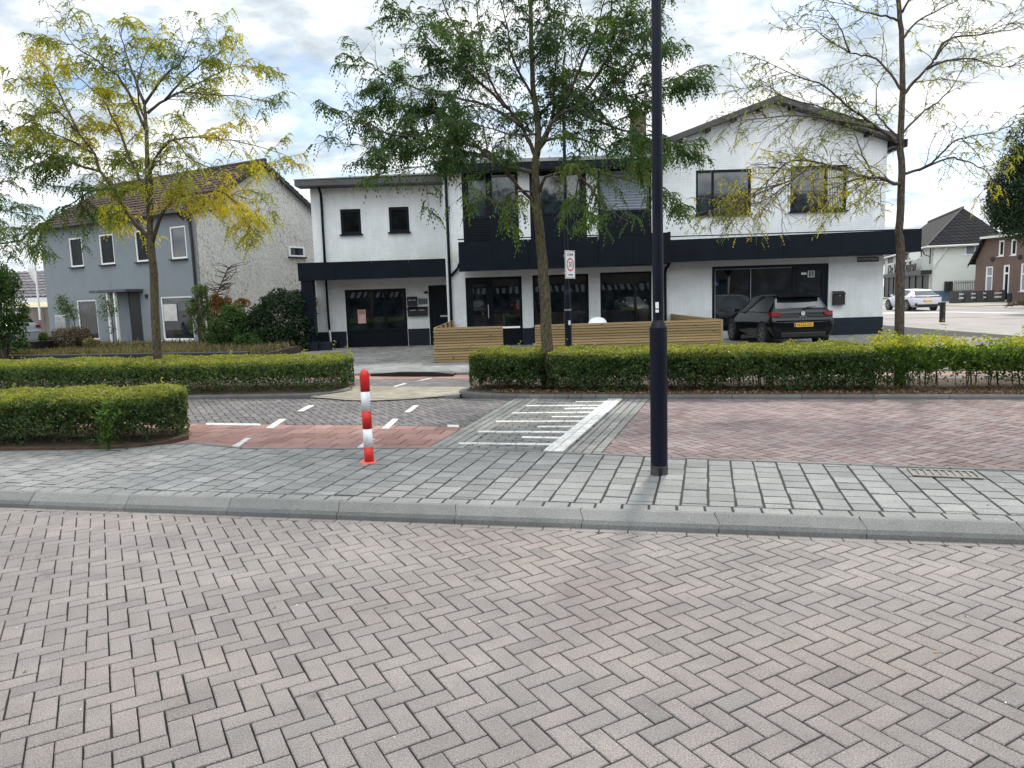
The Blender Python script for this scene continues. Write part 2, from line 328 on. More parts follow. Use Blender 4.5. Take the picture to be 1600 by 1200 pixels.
# a child of a child inherits the part's offset: sub() marks it
def sub(mb,name,mats,part,**k):
    o=mb.build(name,mats,None,**k);o.parent=part;return o
def text(name,body,size,loc,rot,mat,parent=None,align='CENTER',ext=.002,sub_=False,width=1.,shear=0.,fit=0,bold=0.):
    c=bpy.data.curves.new(name+'_curve','FONT');c.body=body;c.size=size;c.align_x=align;c.align_y='CENTER';c.extrude=ext;c.materials.append(M[mat]);c.shear=shear
    tmp=bpy.data.objects.new('tmp',c);col.objects.link(tmp);c.offset=bold
    me=bpy.data.meshes.new_from_object(tmp.evaluated_get(bpy.context.evaluated_depsgraph_get()));bpy.data.objects.remove(tmp);me.name=name
    xs_=[v.co.x for v in me.vertices]
    if fit: width=fit/(max(xs_)-min(xs_))
    o=bpy.data.objects.new(name,me);col.objects.link(o)
    off=Vector((0,0,0))
    if parent is not None:
        o.parent=parent
        if parent.get('_w') and not sub_: off=-Vector(parent['_w'])
    o.location=Vector(loc)+off;o.rotation_euler=rot;o.scale=(width,1,1);return o
def copy_tree(o,parent=None):
    c=o.copy();col.objects.link(c);c.parent=parent
    for ch in list(o.children): copy_tree(ch,c)
    return c
def np_mesh(name,V,Fc,mat,parent=None,tone=None,smooth=False):
    me=bpy.data.meshes.new(name);n=len(V);me.vertices.add(n);me.vertices.foreach_set('co',V.astype(np.float32).ravel())
    k=Fc.shape[1];me.loops.add(Fc.size);me.loops.foreach_set('vertex_index',Fc.astype(np.int32).ravel())
    me.polygons.add(len(Fc));me.polygons.foreach_set('loop_start',np.arange(0,Fc.size,k,dtype=np.int32));me.polygons.foreach_set('loop_total',np.full(len(Fc),k,dtype=np.int32))
    me.update(calc_edges=True);me.validate();me.materials.append(M[mat])
    if tone is not None:
        a=me.attributes.new('tone','FLOAT','POINT');a.data.foreach_set('value',tone.astype(np.float32))
    o=bpy.data.objects.new(name,me);col.objects.link(o)
    if parent is not None:
        o.parent=parent
        if parent.get('_w'): o.location=-Vector(parent['_w'])
    return o
def quads(P,A,B):  # rhombus leaves centred P with half axes A, B
    n=len(P);V=np.stack([P-A,P+B*.9-A*.1,P+A,P-B*.9-A*.1],1).reshape(-1,3)
    return V,np.arange(4*n).reshape(n,4)
def rand_unit(n):
    v=rng.normal(size=(n,3));return v/np.linalg.norm(v,axis=1,keepdims=True)
# ------------------------------------------------------------------ paving
def clip(poly,p,nrm):
    out=[];n=len(poly)
    for i in range(n):
        a=poly[i];b=poly[(i+1)%n]
        da=(a[0]-p[0])*nrm[0]+(a[1]-p[1])*nrm[1];db=(b[0]-p[0])*nrm[0]+(b[1]-p[1])*nrm[1]
        if da>=0: out.append(a)
        if (da>=0)!=(db>=0):
            t=da/(da-db);out.append((a[0]+(b[0]-a[0])*t,a[1]+(b[1]-a[1])*t))
    return out
def hp_line(a,b):  # half plane to the left of a->b
    return (a,(-(b[1]-a[1]),b[0]-a[0]))
def inset(poly,g):
    n=len(poly);cx=sum(p[0] for p in poly)/n;cy=sum(p[1] for p in poly)/n
    out=[]
    for i in range(n):
        a=poly[i-1];b=poly[i];c=poly[(i+1)%n]
        e1=(b[0]-a[0],b[1]-a[1]);e2=(c[0]-b[0],c[1]-b[1])
        l1=math.hypot(*e1) or 1e-9;l2=math.hypot(*e2) or 1e-9
        n1=(-e1[1]/l1,e1[0]/l1);n2=(-e2[1]/l2,e2[0]/l2)
        d=1+n1[0]*n2[0]+n1[1]*n2[1]
        if d<.3: d=.3
        out.append((b[0]+g*(n1[0]+n2[0])/d,b[1]+g*(n1[1]+n2[1])/d))
    return out
def area(p): return .5*sum(p[i-1][0]*p[i][1]-p[i][0]*p[i-1][1] for i in range(len(p)))
def dedupe(p):
    q=[]
    for a in p:
        if not q or math.hypot(a[0]-q[-1][0],a[1]-q[-1][1])>.004: q.append(a)
    while len(q)>1 and math.hypot(q[0][0]-q[-1][0],q[0][1]-q[-1][1])<.004: q.pop()
    return q
def pave(name,cells,hps,z,mat,gap=.0032,bev=.005,jz=.010,joint='joint',outline=None,jit=.0012,parent=None,kind='structure',tilt=0.,wob=.0012):
    """cells: iterable of ccw polygons; hps half planes; outline: polygon list for the sand bed"""
    mb=MB();R=random.Random(5)
    for c in cells:
        ok=True
        for p,nv in hps:
            c=clip(c,p,nv)
            if len(c)<3: ok=False;break
        if not ok: continue
        c=dedupe(c)
        if len(c)<3 or area(c)<.0012: continue
        if wob: dx_,dy_,ro=R.gauss(0,wob),R.gauss(0,wob),R.gauss(0,wob*7);mx0=sum(p[0] for p in c)/len(c);my0=sum(p[1] for p in c)/len(c);c=[(p[0]+dx_-(p[1]-my0)*ro,p[1]+dy_+(p[0]-mx0)*ro) for p in c]
        o=inset(c,gap*R.uniform(.85,1.3));i_=inset(c,gap+bev)
        if area(i_)<.0004: continue
        zz=z+R.uniform(-jit,jit);tx=R.uniform(-1,1)*tilt;ty=R.uniform(-1,1)*tilt;n=len(c);mx,my=c[0]
        mb.add([(p[0],p[1],zz-jz-.004) for p in o]+[(p[0],p[1],zz-bev*.55) for p in o]+[(p[0],p[1],zz+(p[0]-mx)*tx+(p[1]-my)*ty) for p in i_],
            [tuple(range(2*n,3*n))]+[(k,(k+1)%n,(k+1)%n+n,k+n) for k in range(n)]+[(k+n,(k+1)%n+n,(k+1)%n+2*n,k+2*n) for k in range(n)],0)
    if outline:
        mb.add([(p[0],p[1],z-jz) for p in outline],[tuple(range(len(outline)))],1)
    o=mb.build(name,[mat,joint],parent)
    if parent is None: o['kind']=kind
    return o
def herring(W,ang,x0,x1,y0,y1):
    L=2*W;ca,sa=math.cos(ang),math.sin(ang);cx,cy=(x0+x1)/2,(y0+y1)/2
    rad=math.hypot(x1-x0,y1-y0)/2;n=int(rad/W)+3
    def T(u,v): return (u*W*ca-v*W*sa,u*W*sa+v*W*ca)
    # centre cell index
    iu=round((cx*ca+cy*sa)/W);iv=round((-cx*sa+cy*ca)/W)
    for a in range(iu-n,iu+n+1):
        for b in range(iv-n,iv+n+1):
            k=(a-b)%4
            if k==0: q=[(a,b),(a+2,b),(a+2,b+1),(a,b+1)]
            elif k==3: q=[(a,b),(a+1,b),(a+1,b+2),(a,b+2)]
            else: continue
            P=[T(*p) for p in q]
            mx=sum(p[0] for p in P)/4;my=sum(p[1] for p in P)/4
            if x0-.2<mx<x1+.2 and y0-.2<my<y1+.2: yield P
def bond(L,W,o,ang,n0,n1,m0,m1,off=.5,crook=0.):
    """rows: u along ang (length L), v across (width W)"""
    ca,sa=math.cos(ang),math.sin(ang);R=random.Random(3)
    for m in range(m0,m1):
        s=(off*(m%2))*L+R.uniform(-crook,crook)
        for n in range(n0,n1):
            u=n*L+s;v=m*W
            yield [(o[0]+a*ca-b*sa,o[1]+a*sa+b*ca) for a,b in ((u,v),(u+L,v),(u+L,v+W),(u,v+W))]
def sheet(name,pts,z,mat,kind='structure',thick=0.):
    mb=MB()
    if thick: mb.prism(pts,z-thick,z)
    else: mb.add([(p[0],p[1],z) for p in pts],[tuple(range(len(pts)))])
    o=mb.build(name,mat);o['kind']=kind;return o
def offset_line(pts,d):
    out=[]
    for i,p in enumerate(pts):
        a=pts[max(i-1,0)];b=pts[min(i+1,len(pts)-1)];t=(b[0]-a[0],b[1]-a[1]);l=math.hypot(*t)
        out.append((p[0]-t[1]/l*d,p[1]+t[0]/l*d))
    return out
def resample(pts,step):
    tot=sum(math.hypot(b[0]-a[0],b[1]-a[1]) for a,b in zip(pts,pts[1:]));step=tot/max(1,round(tot/step))-1e-7
    out=[pts[0]];acc=0
    for a,b in zip(pts,pts[1:]):
        l=math.hypot(b[0]-a[0],b[1]-a[1]);t=step-acc
        while t<=l:
            out.append((a[0]+(b[0]-a[0])*t/l,a[1]+(b[1]-a[1])*t/l));t+=step
        acc=l-(t-step)
    return out
def kerb_run(name,pts,w,ztop,zbot,mat='kerb',piece=1.,slope=0.,kind='structure'):
    """front edge = pts (left to right), body lies to the left (behind)."""
    P=resample(pts,piece);mb=MB();R=random.Random(9)
    for a,b in zip(P,P[1:]):
        t=Vector((b[0]-a[0],b[1]-a[1]));t.normalize();nn=Vector((-t.y,t.x));g=.004
        a_=Vector(a)+t*g;b_=Vector(b)-t*g;j=R.uniform(-.002,.002)
        prof=[(0,zbot),(.004,ztop-.03-slope),(.012+slope*.2,ztop-.012-slope*.8),(.03+slope*1.6,ztop-.004),(.04+slope*1.6,ztop),(w-.004,ztop),(w,ztop-.01),(w,zbot)]
        vs=[];n=len(prof)
        for e,c in enumerate((a_,b_)):
            for k,(d,z) in enumerate(prof):
                wob=(.02*math.sin(d/w*2*PI)) if slope else 0
                q=c+nn*d+t*wob;vs.append((q.x,q.y,z+j))
        mb.add(vs,[(k,k+n,k+1+n,k+1) for k in range(n-1)]+[tuple(range(n)),tuple(range(2*n-1,n-1,-1))])
    o=mb.build(name,mat);o['kind']=kind;return o
# ================================================================== GROUND
USTREET=(.979,-.205);A_ST=math.atan2(-.205,.979)
sheet('ground',[(-300,-200),(300,-200),(300,500),(-300,500)],-.13,'ground')
def kline(x): return 5.345-.2141*(x+.03)      # front foot of the near kerb
# foreground road
w_f=(-14,kline(-14)),(14,kline(14))
hp=[(( 0,kline(0)+.02),(-.2095,-.978))]
hbH=math.radians(90+29.5)
def xb(c): return sum(p[0] for p in c)/len(c)
pave('road',herring(.101,hbH,-9,8.5,.3,7.6),[((0,kline(0)-.075),(-.2095,-.978))],-.06,'road_brick',outline=[(-40,-14),(40,-14),(40,kline(40)+.05),(-40,kline(-40)+.05)],gap=.0036,bev=.0055,jz=.012,jit=.0007,tilt=.002,wob=.0008)
# row of half-hexagon closers along the kerb
def closers():
    a=Vector((0,kline(0)));t=Vector((.9778,-.2094));n=Vector((-.2094,-.9778))
    for i in range(-45,45):
        o=a+t*(i*.21)
        q=[o+t*.0,o+n*.075,o+t*.21+n*.075,o+t*.21]
        yield [tuple(v) for v in q]
pave('road_edge',closers(),[],-.06,'road_brick',jit=.001)
far_road_plain=sheet('road_behind',[(-40,-14),(40,-14),(40,.3),(-40,.3)],-.0635,'road_brick')
kerb_run('kerb',[(-14,kline(-14)),(14,kline(14))],.165,.05,-.12,piece=1.0,slope=.05)
# raised pavement between the two roads
edge=[(-14,10.1),(-6.1,8.44),(-4.6,8.30),(-4.25,8.55),(-3.9,8.66),(-3.5,8.42),(-3.08,8.2),(-1.87,7.99),(-1.05,7.93),(-.54,7.80),(.32,7.52),(1.64,7.06),(2.57,6.74),(3.53,6.42),(4.45,6.16),(8,5.1),(14,3.6)]
kb=lambda x:kline(x)+.172
def clipped(cells,line,below=True):
    for c in cells:
        x=sum(p[0] for p in c)/len(c)
        for a,b in zip(line,line[1:]):
            if a[0]<=x<=b[0]:
                p,nv=hp_line(a,b)
                if below: nv=(-nv[0],-nv[1])
                c=clip(c,p,nv)
                if len(c)>=3: yield c
                break
edge_in=offset_line(edge,-.085)
def tiles():
    for c in bond(.2,.205,(0,0),math.radians(74.7),8,70,-90,60,.5): yield c
slope_n=(.2095,.978)
pave('pavement',clipped(tiles(),edge_in),[((0,kb(0)+.155),slope_n)],.042,'grey_tile',gap=.0085,bev=.005,outline=[(x,kb(x)) for x in (-14,14)]+[p for p in reversed(edge)],jit=.002,tilt=.008)
pave('pavement_edge',bond(.205,.15,(0,kb(0)+.002),math.atan2(-.2094,.9778),-68,68,0,1),[],.042,'grey_tile',gap=.0085,jit=.0015)
kerb_run('edging',list(reversed(edge)),.085,.048,-.05,piece=.8)
bed=[(-16,10.5),(-6.1,8.53),(-4.65,8.39),(-4.28,8.62),(-4.1,9.0),(-4.35,9.55),(-6.1,9.95),(-16,12)]
sheet('hedge_soil',bed,.052,'soil',thick=.06)
0 and kerb_run('bed_edging',list(reversed(bed))[1:-1]and[(-4.62,8.36),(-4.25,8.58),(-4.06,9.0),(-4.3,9.6),(-6.1,10.03),(-16,12.1)][::1],.07,.05,-.03,piece=.6)
# drain cover set in the pavement
dc=G(1475,740,.05)
de=empty('drain_cover',(dc[0],dc[1],.044),'rusty slotted iron drain cover let into the grey pavement tiles','drain cover',rz=A_ST-.12)
m=MB();m.box((-.26,-.13,0),(.26,-.105,.012));m.box((-.26,.105,0),(.26,.13,.012));m.box((-.26,-.105,0),(-.235,.105,.012));m.box((.235,-.105,0),(.26,.105,.012));m.box((-.235,-.105,-.01),(.235,.105,.001));m.build('frame','iron',de,world=False)
m=MB()
for i in range(8): m.box((-.2+i*.055,-.1,.0015),(-.175+i*.055,.1,.01))
m.build('grate','iron',de,world=False)
# ---- the street behind the pavement
redline=(G2(280,661),G2(716,666.5))
rl=hp_line(*redline)                       # far side of the red lane
below_red=(rl[0],(-rl[1][0],-rl[1][1]))
LA,LB=G2(664,702),G2(797,626)             # left edge of the ramp
left_of=hp_line(LA,LB);right_of=(left_of[0],(-left_of[1][0],-left_of[1][1]))
RA,RB=G2(941,706),G2(1003,636)            # right edge of the ramp
r_left=hp_line(RA,RB);r_right=(r_left[0],(-r_left[1][0],-r_left[1][1]))
farline=[(-18,15.5),(-5.87,12.93),(2.39,11.17),(7.2,10.08),(18,7.4)]
nearmax=[(-18,9.6),(18,1.9)]
def slab(xs): return [((0,6.9),(.205,.979)),((0,12.4),(-.205,-.979))]
near_hp=((0,7.35),(.26,.965))
pave('street',clipped(herring(.105,math.radians(118),.3,13.5,4.5,12.2),[(a,b+.1) for a,b in farline]),[r_right,near_hp],0,'purple_brick',gap=.006,outline=[(-18,9.9),(0,6.9),(18,2.5),(18,7.8),(-18,16)],jit=.0015)
pave('street_left',clipped(herring(.105,math.radians(118),-13,.8,9,15.4),[(a,b+.1) for a,b in farline]),[rl,left_of],0,'dark_brick',gap=.0065,jit=.0015)
pave('cycle_lane',bond(.3,.3,(0,7.4),A_ST,-45,10,-4,14),[below_red,left_of,((0,7.35),(.15,.985))],.001,'red_tile',gap=.006,jit=.0015)
# ramp: edge courses, field, right band
dl=math.atan2(LB[1]-LA[1],LB[0]-LA[0]);dr=math.atan2(RB[1]-RA[1],RB[0]-RA[0])
def band(a,b,w,n):   # half plane strip to the right of a->b
    p,nv=hp_line(a,b);l=math.hypot(*nv);nv=(nv[0]/l,nv[1]/l)
    return (p,(-nv[0],-nv[1])),((p[0]-nv[0]*w,p[1]-nv[1]*w),nv)
b1,b2=band(LA,LB,.42,4)
pave('ramp_edge',clipped(bond(.21,.105,LA,dl,-6,30,-4,0,.5),[(a,b+.1) for a,b in farline]),[near_hp],.001,'grey_brick_light',gap=.0065,jit=.0015)
in_l=(b2[0],(-b2[1][0],-b2[1][1]))
wl_l=hp_line(G2(884,706),G2(976,623.5));wl_r=(wl_l[0],(-wl_l[1][0],-wl_l[1][1]))
pave('ramp_border',clipped(bond(.21,.105,RA,dr,-6,30,-1,9,.5),[(a,b+.1) for a,b in farline]),[r_left,wl_r,near_hp],0,'grey_brick_light',gap=.0065,jit=.0015)
pave('ramp',clipped(bond(.21,.105,(0,6.8),A_ST,-25,25,-2,60,.5),[(a,b+.1) for a,b in farline]),[in_l,wl_l,near_hp],0,'grey_brick',gap=.0065,jit=.0015)
# painted wedge markings ("piano" marking) on the ramp
def strip_cells(a,b,w,L,two=False):
    a=Vector(a);b=Vector(b);t=(b-a);l=t.length;t.normalize();n=Vector((-t.y,t.x))
    k=max(1,round(l/L))
    for r in ((0,1) if two else (0,)):
        for i in range(k):
            o=a+t*(l*i/k)+n*(w*r);e=a+t*(l*(i+1)/k)+n*(w*r)
            yield [tuple(o),tuple(e),tuple(e+n*w),tuple(o+n*w)]
def white_cells():
    yield from strip_cells(G2(880,706),G2(973,623.5),.115,.21,True)
    for (x0,y0,x1,y1) in [(1060,147,1345,143),(645,180,1290,177),(965,204,1245,201),(525,241,1210,235),(858,273,1165,270),(390,312,1110,310),(740,356,1065,355),(240,398,1010,401),(605,445,955,451),(75,496,895,505)]:
        yield from strip_cells(G2(700+x0/5.333,600+(y0+7)/5.333),G2(700+x1/5.333,600+(y1+7)/5.333),.10,.22)
pave('road_marking',white_cells(),[],.0065,'white_paint',jit=.0006,gap=.004,bev=.002,jz=.006)
def quad_px(*p): 
    q=[G2(*a) for a in p]
    return q if area(q)>0 else q[::-1]
def block_cells():
    for q in [((362,698),(372,699),(393,685),(384,685)),((416,669),(427,669.5),(447,655.5),(437,655)),((464,643),(474,643),(491,634),(482,634)),
              ((553,703),(563,703),(586,686),(576,686)),((596,670),(606,670.5),(623,655.5),(614,655)),((631,644.5),(640,644.5),(655,634),(647,634)),
              ((322,661.3),(322,664.6),(407,665.6),(407,662.3)),((699,664.3),(699,667.3),(717,667.6),(717,664.6)),
              ((608,606),(613,606),(636,599.5),(630,599.5)),((652,595),(657,595),(676,591.3),(670,591.3))]:
        yield quad_px(*q)
pave('lane_marking',block_cells(),[],.0075,'white_paint',joint='white_paint',jit=.0004,gap=.0,bev=.003,jz=.004)
# islands with kerbs
isl_r=[(-.72,13.15),(-.92,12.88),(-.96,12.62),(-.86,12.36),(-.6,12.12),(-.2,11.9),(.3,11.70),(2.39,11.19),(7.2,10.1),(18,7.45)]
isl_rb=[(18,9.9),(7.2,12.3),(2.4,13.25),(-.8,13.85)]
sheet('island_soil',offset_line(isl_r,.06)+isl_rb,.055,'soil',thick=.1)
kerb_run('island_kerb',isl_r[:8],.13,.06,-.03,mat='kerb_dark',piece=.22);kerb_run('island_kerb',isl_r[7:],.13,.06,-.03,mat='kerb_dark')
isl_l=[(-18,15.5),(-5.87,12.96),(-3.9,12.74),(-3.55,12.76),(-3.25,12.92),(-3.06,13.15),(-2.98,13.45)]
sheet('island_soil',offset_line(isl_l,.06)+[(-3.1,14.2),(-6,15.2),(-18,17.8)],.055,'soil',thick=.1)
kerb_run('island_kerb',isl_l[:3],.13,.06,-.03,mat='kerb_dark');kerb_run('island_kerb',isl_l[2:],.13,.06,-.03,mat='kerb_dark',piece=.3)
tip=[(-3.5,12.6),(-2.81,12.1),(-2.33,11.93),(-1.82,11.97),(-1.32,12.15),(-.75,12.5),(-.7,13.3),(-3.2,14.05)]
kerb_run('island_kerb',[(-3.6,12.75),(-2.85,12.17),(-2.33,11.97),(-1.82,11.99),(-1.32,12.17),(-.9,12.35)],.09,.03,-.03)
pave('crossing_paving',bond(.21,.105,(-3.6,12),A_ST,-3,20,-6,30,.5),[hp_line(tip[i],tip[(i+1)%8]) for i in range(8)],.024,'sand_brick',outline=tip)
# road and pavement in front of the houses
def par(y0): return lambda x:y0-.215*(x+2.2)
def strip(name,y0,y1,z,mat,x0=-24,x1=24): 
    f=par(y0);g=par(y1);return sheet(name,[(x0,f(x0)),(x1,f(x1)),(x1,g(x1)),(x0,g(x0))],z,mat)
pave('far_road',herring(.105,math.radians(70),-9,9,10.2,18),[((-2.2,13.4),(.215,1)),((-2.2,15.22),(-.215,-1))],0,'dark_brick',outline=[(-24,par(13.2)(-24)),(24,par(13.2)(24)),(24,par(16.05)(24)),(-24,par(16.05)(-24))])
strip('far_road_base',13.2,15.22,-.002,'dark_brick')
pave('far_cycle_lane',bond(.3,.3,(-2.2,15.2),A_ST,-25,30,-1,4),[((-2.2,15.23),(.215,1)),((-2.2,15.92),(-.215,-1))],.003,'red_tile')
strip('far_cycle_base',15.22,15.92,-.001,'red_tile')
pave('far_pavement',bond(.3,.3,(-2.2,15.9),A_ST,-30,35,-1,12),[((-2.2,16.05),(.215,1)),((-2.2,18.28),(-.215,-1))],.05,'grey_tile',outline=[(-24,par(16.)(-24)),(24,par(16.)(24)),(24,par(18.3)(24)),(-24,par(18.3)(-24))])
kerb_run('far_kerb',[(x,par(15.93)(x)) for x in (-24,-5,0,10,24)],.12,.055,-.03)
fc=pave('forecourt',bond(.21,.105,(0,20),math.radians(28),-60,60,-90,90,.5),[((-2.2,18.3),(.215,1)),((0,26),(0,-1)),((-7.0,20),(1,0)),((15,20),(-1,0)),],.05,'forecourt',outline=[(-6.9,par(18.3)(-6.9)),(15,par(18.3)(15)),(15,34),(-6.9,34)],jit=.004,tilt=.02)
# kerb face where the pavement drops, its shadow put in as black colour
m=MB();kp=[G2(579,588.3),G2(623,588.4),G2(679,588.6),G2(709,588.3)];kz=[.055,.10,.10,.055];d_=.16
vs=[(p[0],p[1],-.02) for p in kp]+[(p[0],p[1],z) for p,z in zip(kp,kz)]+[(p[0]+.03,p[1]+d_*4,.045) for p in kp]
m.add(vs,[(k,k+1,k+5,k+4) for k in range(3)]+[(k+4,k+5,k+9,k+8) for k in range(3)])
tag(m.build('shaded_kerb_face','black'),'low dark kerb ramp on the far pavement, seen between the hedges','kerb ramp')
# side street on the right
sheet('side_street',[G2(1372,506),G2(1480,504.5),G2(1640,514),G2(1900,540),(95,40),(95,62),G2(1520,476.5),G2(1378,474)],-.10,'asphalt_side')
sheet('side_pavement',[G2(1376,545),G2(1376,506.2),G2(1480,504.7),G2(1640,514.2),G2(1900,540),G2(1700,620)],-.095,'paving_light')
sheet('far_side_pavement',[G2(1378,474.2),G2(1520,476.7),(95,62.4),(110,80),(40,80)],-.07,'sand_brick')
def gl(name,p,z,mat): return sheet(name,[G2(*a) for a in p],z,mat)
gl('side_marking',[(1380,486.5),(1490,484.5),(1640,487),(1640,488.4),(1490,485.6),(1380,487.7)],-.09,'white_paint')
gl('side_marking',[(1380,494),(1500,491.5),(1640,495),(1640,496.4),(1500,492.5),(1380,495)],-.09,'sand_brick')
# garden of the grey house
gard=[(-30,par(18.4)(-30)),(-7.0,par(18.4)(-7.0)),(-6.9,24.2),(-7.3,36),(-30,36)]
sheet('garden_soil',gard,.26,'soil',thick=.39)
kerb_run('garden_edging',[(x,par(18.45)(x)) for x in (-30,-12,-7.1)],.1,.40,-.03,mat='black')
# ================================================================== PLANTS
def leaves_on(P,nrm,size,mix=.6,asp=.55):
    n=len(P);R=rand_unit(n);Nn=nrm*(1-mix)+R*mix;Nn/=np.linalg.norm(Nn,axis=1,keepdims=True)
    T=rand_unit(n);A=np.cross(Nn,T);A/=np.maximum(np.linalg.norm(A,axis=1,keepdims=True),1e-6);B=np.cross(Nn,A)
    s=size*rng.uniform(.6,1.25,(n,1))
    return quads(P,A*s*.5,B*s*.5*asp)
def fbm(p,s): return noise.noise(Vector(p)*s)
def vnoise(P,s,seed=0.):
    return np.array([noise.noise(Vector((p[0]*s+seed,p[1]*s,p[2]*s))) for p in P])
def hedge(label,front,depth,h,mat,n,size,z0=.1,low=.28,gapthr=-.05,rough_top=.03,group=None,tall=None,stems=60,seed=0,dryfrac=0.,loose=0.):
    front=[Vector(p+(0,)) if len(p)==2 else Vector(p) for p in front]
    segs=[(b-a).length for a,b in zip(front,front[1:])];L=sum(segs)
    def at(s,d):
        out=np.zeros((len(s),2))
        cum=0
        for (a,b),l in zip(zip(front,front[1:]),segs):
            mk=(s>=cum-1e-9)&(s<=cum+l+1e-6)
            t=((s-cum)/l)[:,None];ab=np.array([a.x,a.y])*(1-t)+np.array([b.x,b.y])*t
            tt=(b-a).normalized();nn=np.array([-tt.y,tt.x])
            out=np.where(mk[:,None],ab+nn*d[:,None],out);cum+=l
        return out
    wt=[L*depth,L*h,L*h*.6,depth*h,depth*h,L*depth*h*(2.2+loose*3)];wt=np.array(wt)/sum(wt)
    k=rng.choice(6,n,p=wt)
    s=rng.uniform(0,L,n);d=rng.uniform(0,depth,n);z=rng.uniform(0,h,n)
    e=rng.exponential(.03+.05*loose,n)
    nr=np.tile(np.array([0,-.0,0.]),(n,1))
    t0=(front[-1]-front[0]).normalized();nf=np.array([t0.y,-t0.x,0.])
    z=np.where(k==0,h-e,z);nr[k==0]=(0,0,1)
    d=np.where(k==1,e,d);nr[k==1]=nf
    d=np.where(k==2,depth-e,d);nr[k==2]=-nf
    s=np.where(k==3,e,s);nr[k==3]=(-t0.x,-t0.y,0)
    s=np.where(k==4,L-e,s);nr[k==4]=(t0.x,t0.y,0);nr[k==5]=(0,0,.5)
    z=np.clip(z,.0,h);s=np.clip(s,0,L)
    xy=at(s,d);P=np.c_[xy,z]
    # surface undulation + rounded ends and shoulders
    w=vnoise(P,2.1,seed);w2=vnoise(P,7.,seed+9);w3=vnoise(np.c_[P[:,:2],P[:,2]*.4],1.1,seed+33)
    out=(w*.13+w2*.07)*(1+loose*1.5)
    P[:,:2]-=0
    P[:,0]+=nr[:,0]*out;P[:,1]+=nr[:,1]*out
    top=z/h
    hh=np.ones(n)
    if tall is not None: hh=np.array([tall(x) for x in s/L])
    P[:,2]=z*hh*(1+(w*.07+w2*.04*(1+loose*3)+w3*.05)*(top>.5))
    end=np.minimum(s,L-s);cut=np.clip((.22-end)/.22,0,1)
    ctr=at(s,np.full(n,depth/2));P[:,:2]=P[:,:2]+(ctr-P[:,:2])*(cut**2*.55)[:,None]
    P[:,2]-=cut**2*.06*top
    sh=(top>.86)*np.clip((.12-np.minimum(d,depth-d))/.12,0,1);P[:,2]-=sh*.045
    # thin lower part
    kp=np.ones(n,bool)
    lowm=P[:,2]<low*(1+.5*w3)
    kp&=~(lowm&((w2*.7+w3)>gapthr-.25*(1-P[:,2]/low))&(rng.uniform(size=n)<.92))
    pit=vnoise(P,5.5,seed+91);kp&=~((pit>.16)&(k!=0)&(k!=5)&(e<.12)&(rng.uniform(size=n)<.8))
    if loose: kp&=~((w3+.4*w2>.22-.1*loose)&(rng.uniform(size=n)<.75*min(1,loose)))
    kp&=~((P[:,2]<.10)&(rng.uniform(size=n)<.8))
    P=P[kp];nr=nr[kp]
    ns=int(L*9);ss=rng.uniform(0,L,ns);dd=rng.uniform(.05,depth-.05,ns);b=at(ss,dd);hs_=rng.exponential(.045*(1+loose*1.5),ns)+.02
    ks=14;t=rng.uniform(0,1,(ns,ks));SP=np.stack([b[:,None,0]+rng.normal(0,.018,(ns,ks))+t*rng.normal(0,.03,(ns,1)),b[:,None,1]+rng.normal(0,.018,(ns,ks)),h*.97+t*hs_[:,None]],2).reshape(-1,3)
    P=np.r_[P,SP];nr=np.r_[nr,np.tile([0,0,.5],(len(SP),1))];P[:,2]+=z0
    c=(front[0]+front[-1])/2
    H_=empty('hedge',(c.x,c.y,z0),label,'hedge',group)
    ni=int(n*.09);si=rng.uniform(.1,L-.1,ni);di=rng.uniform(.18,depth-.18,ni);ci=at(si,di);PI_=np.c_[ci,rng.uniform(.30,h-.12,ni)+z0]
    Vi,Fi=leaves_on(PI_,np.tile(nf,(ni,1)),.10,.5,.8)
    V,Fc=leaves_on(P,nr,size,.62)
    yt=np.clip((P[:,2]-z0-(h*.80))/(h*.16),0,1)*.5+np.where(mat=='hedge_light',.13,0.)*(1+1.2*vnoise(P,1.7,seed+50))+.12*vnoise(P,3.,seed+70)+.10*vnoise(P,9.,seed+7)  # leaves yellower towards the top: sunlight on the hedge tops put into their colour
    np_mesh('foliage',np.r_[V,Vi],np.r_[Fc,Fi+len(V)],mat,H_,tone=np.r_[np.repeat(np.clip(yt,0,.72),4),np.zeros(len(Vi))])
    if dryfrac:
        m_=int(len(P)*dryfrac);idx=rng.choice(len(P),m_,replace=False)
        idx=idx[(P[idx,2]>z0+h*.35)]
        V,Fc=leaves_on(P[idx]+rand_unit(len(idx))*.03+np.array([0,0,.015]),nr[idx],size*.9,.8);np_mesh('dry_foliage',V,Fc,'hedge_dry',H_)
    mb=MB();R=random.Random(seed)
    for i in range(stems):
        ss=np.array([R.uniform(.1,L-.1)]);dd=np.array([R.choice([R.uniform(.15,.35),R.uniform(depth-.35,depth-.15)])])
        p=at(ss,dd)[0];q=Vector((p[0],p[1],z0-.02));a=R.uniform(-.08,.08);bb=R.uniform(-.06,.06);r=R.uniform(.005,.012)
        mb.tube([q,q+Vector((a*.4,bb*.4,h*.25)),q+Vector((a,bb,h*.6)),q+Vector((a*1.6,bb*1.5,h*.85))],[r,r*.85,r*.6,r*.3],4)
        for j in range(3):
            zz=R.uniform(.15,.55)*h;b0=q+Vector((a*zz/h,bb*zz/h,zz));mb.tube([b0,b0+Vector((R.uniform(-.12,.12),R.uniform(-.08,.08),R.uniform(.08,.16)))],[r*.5,r*.2],3)
    tag(mb.build('stems','twig',H_),kind='stuff')
    return H_
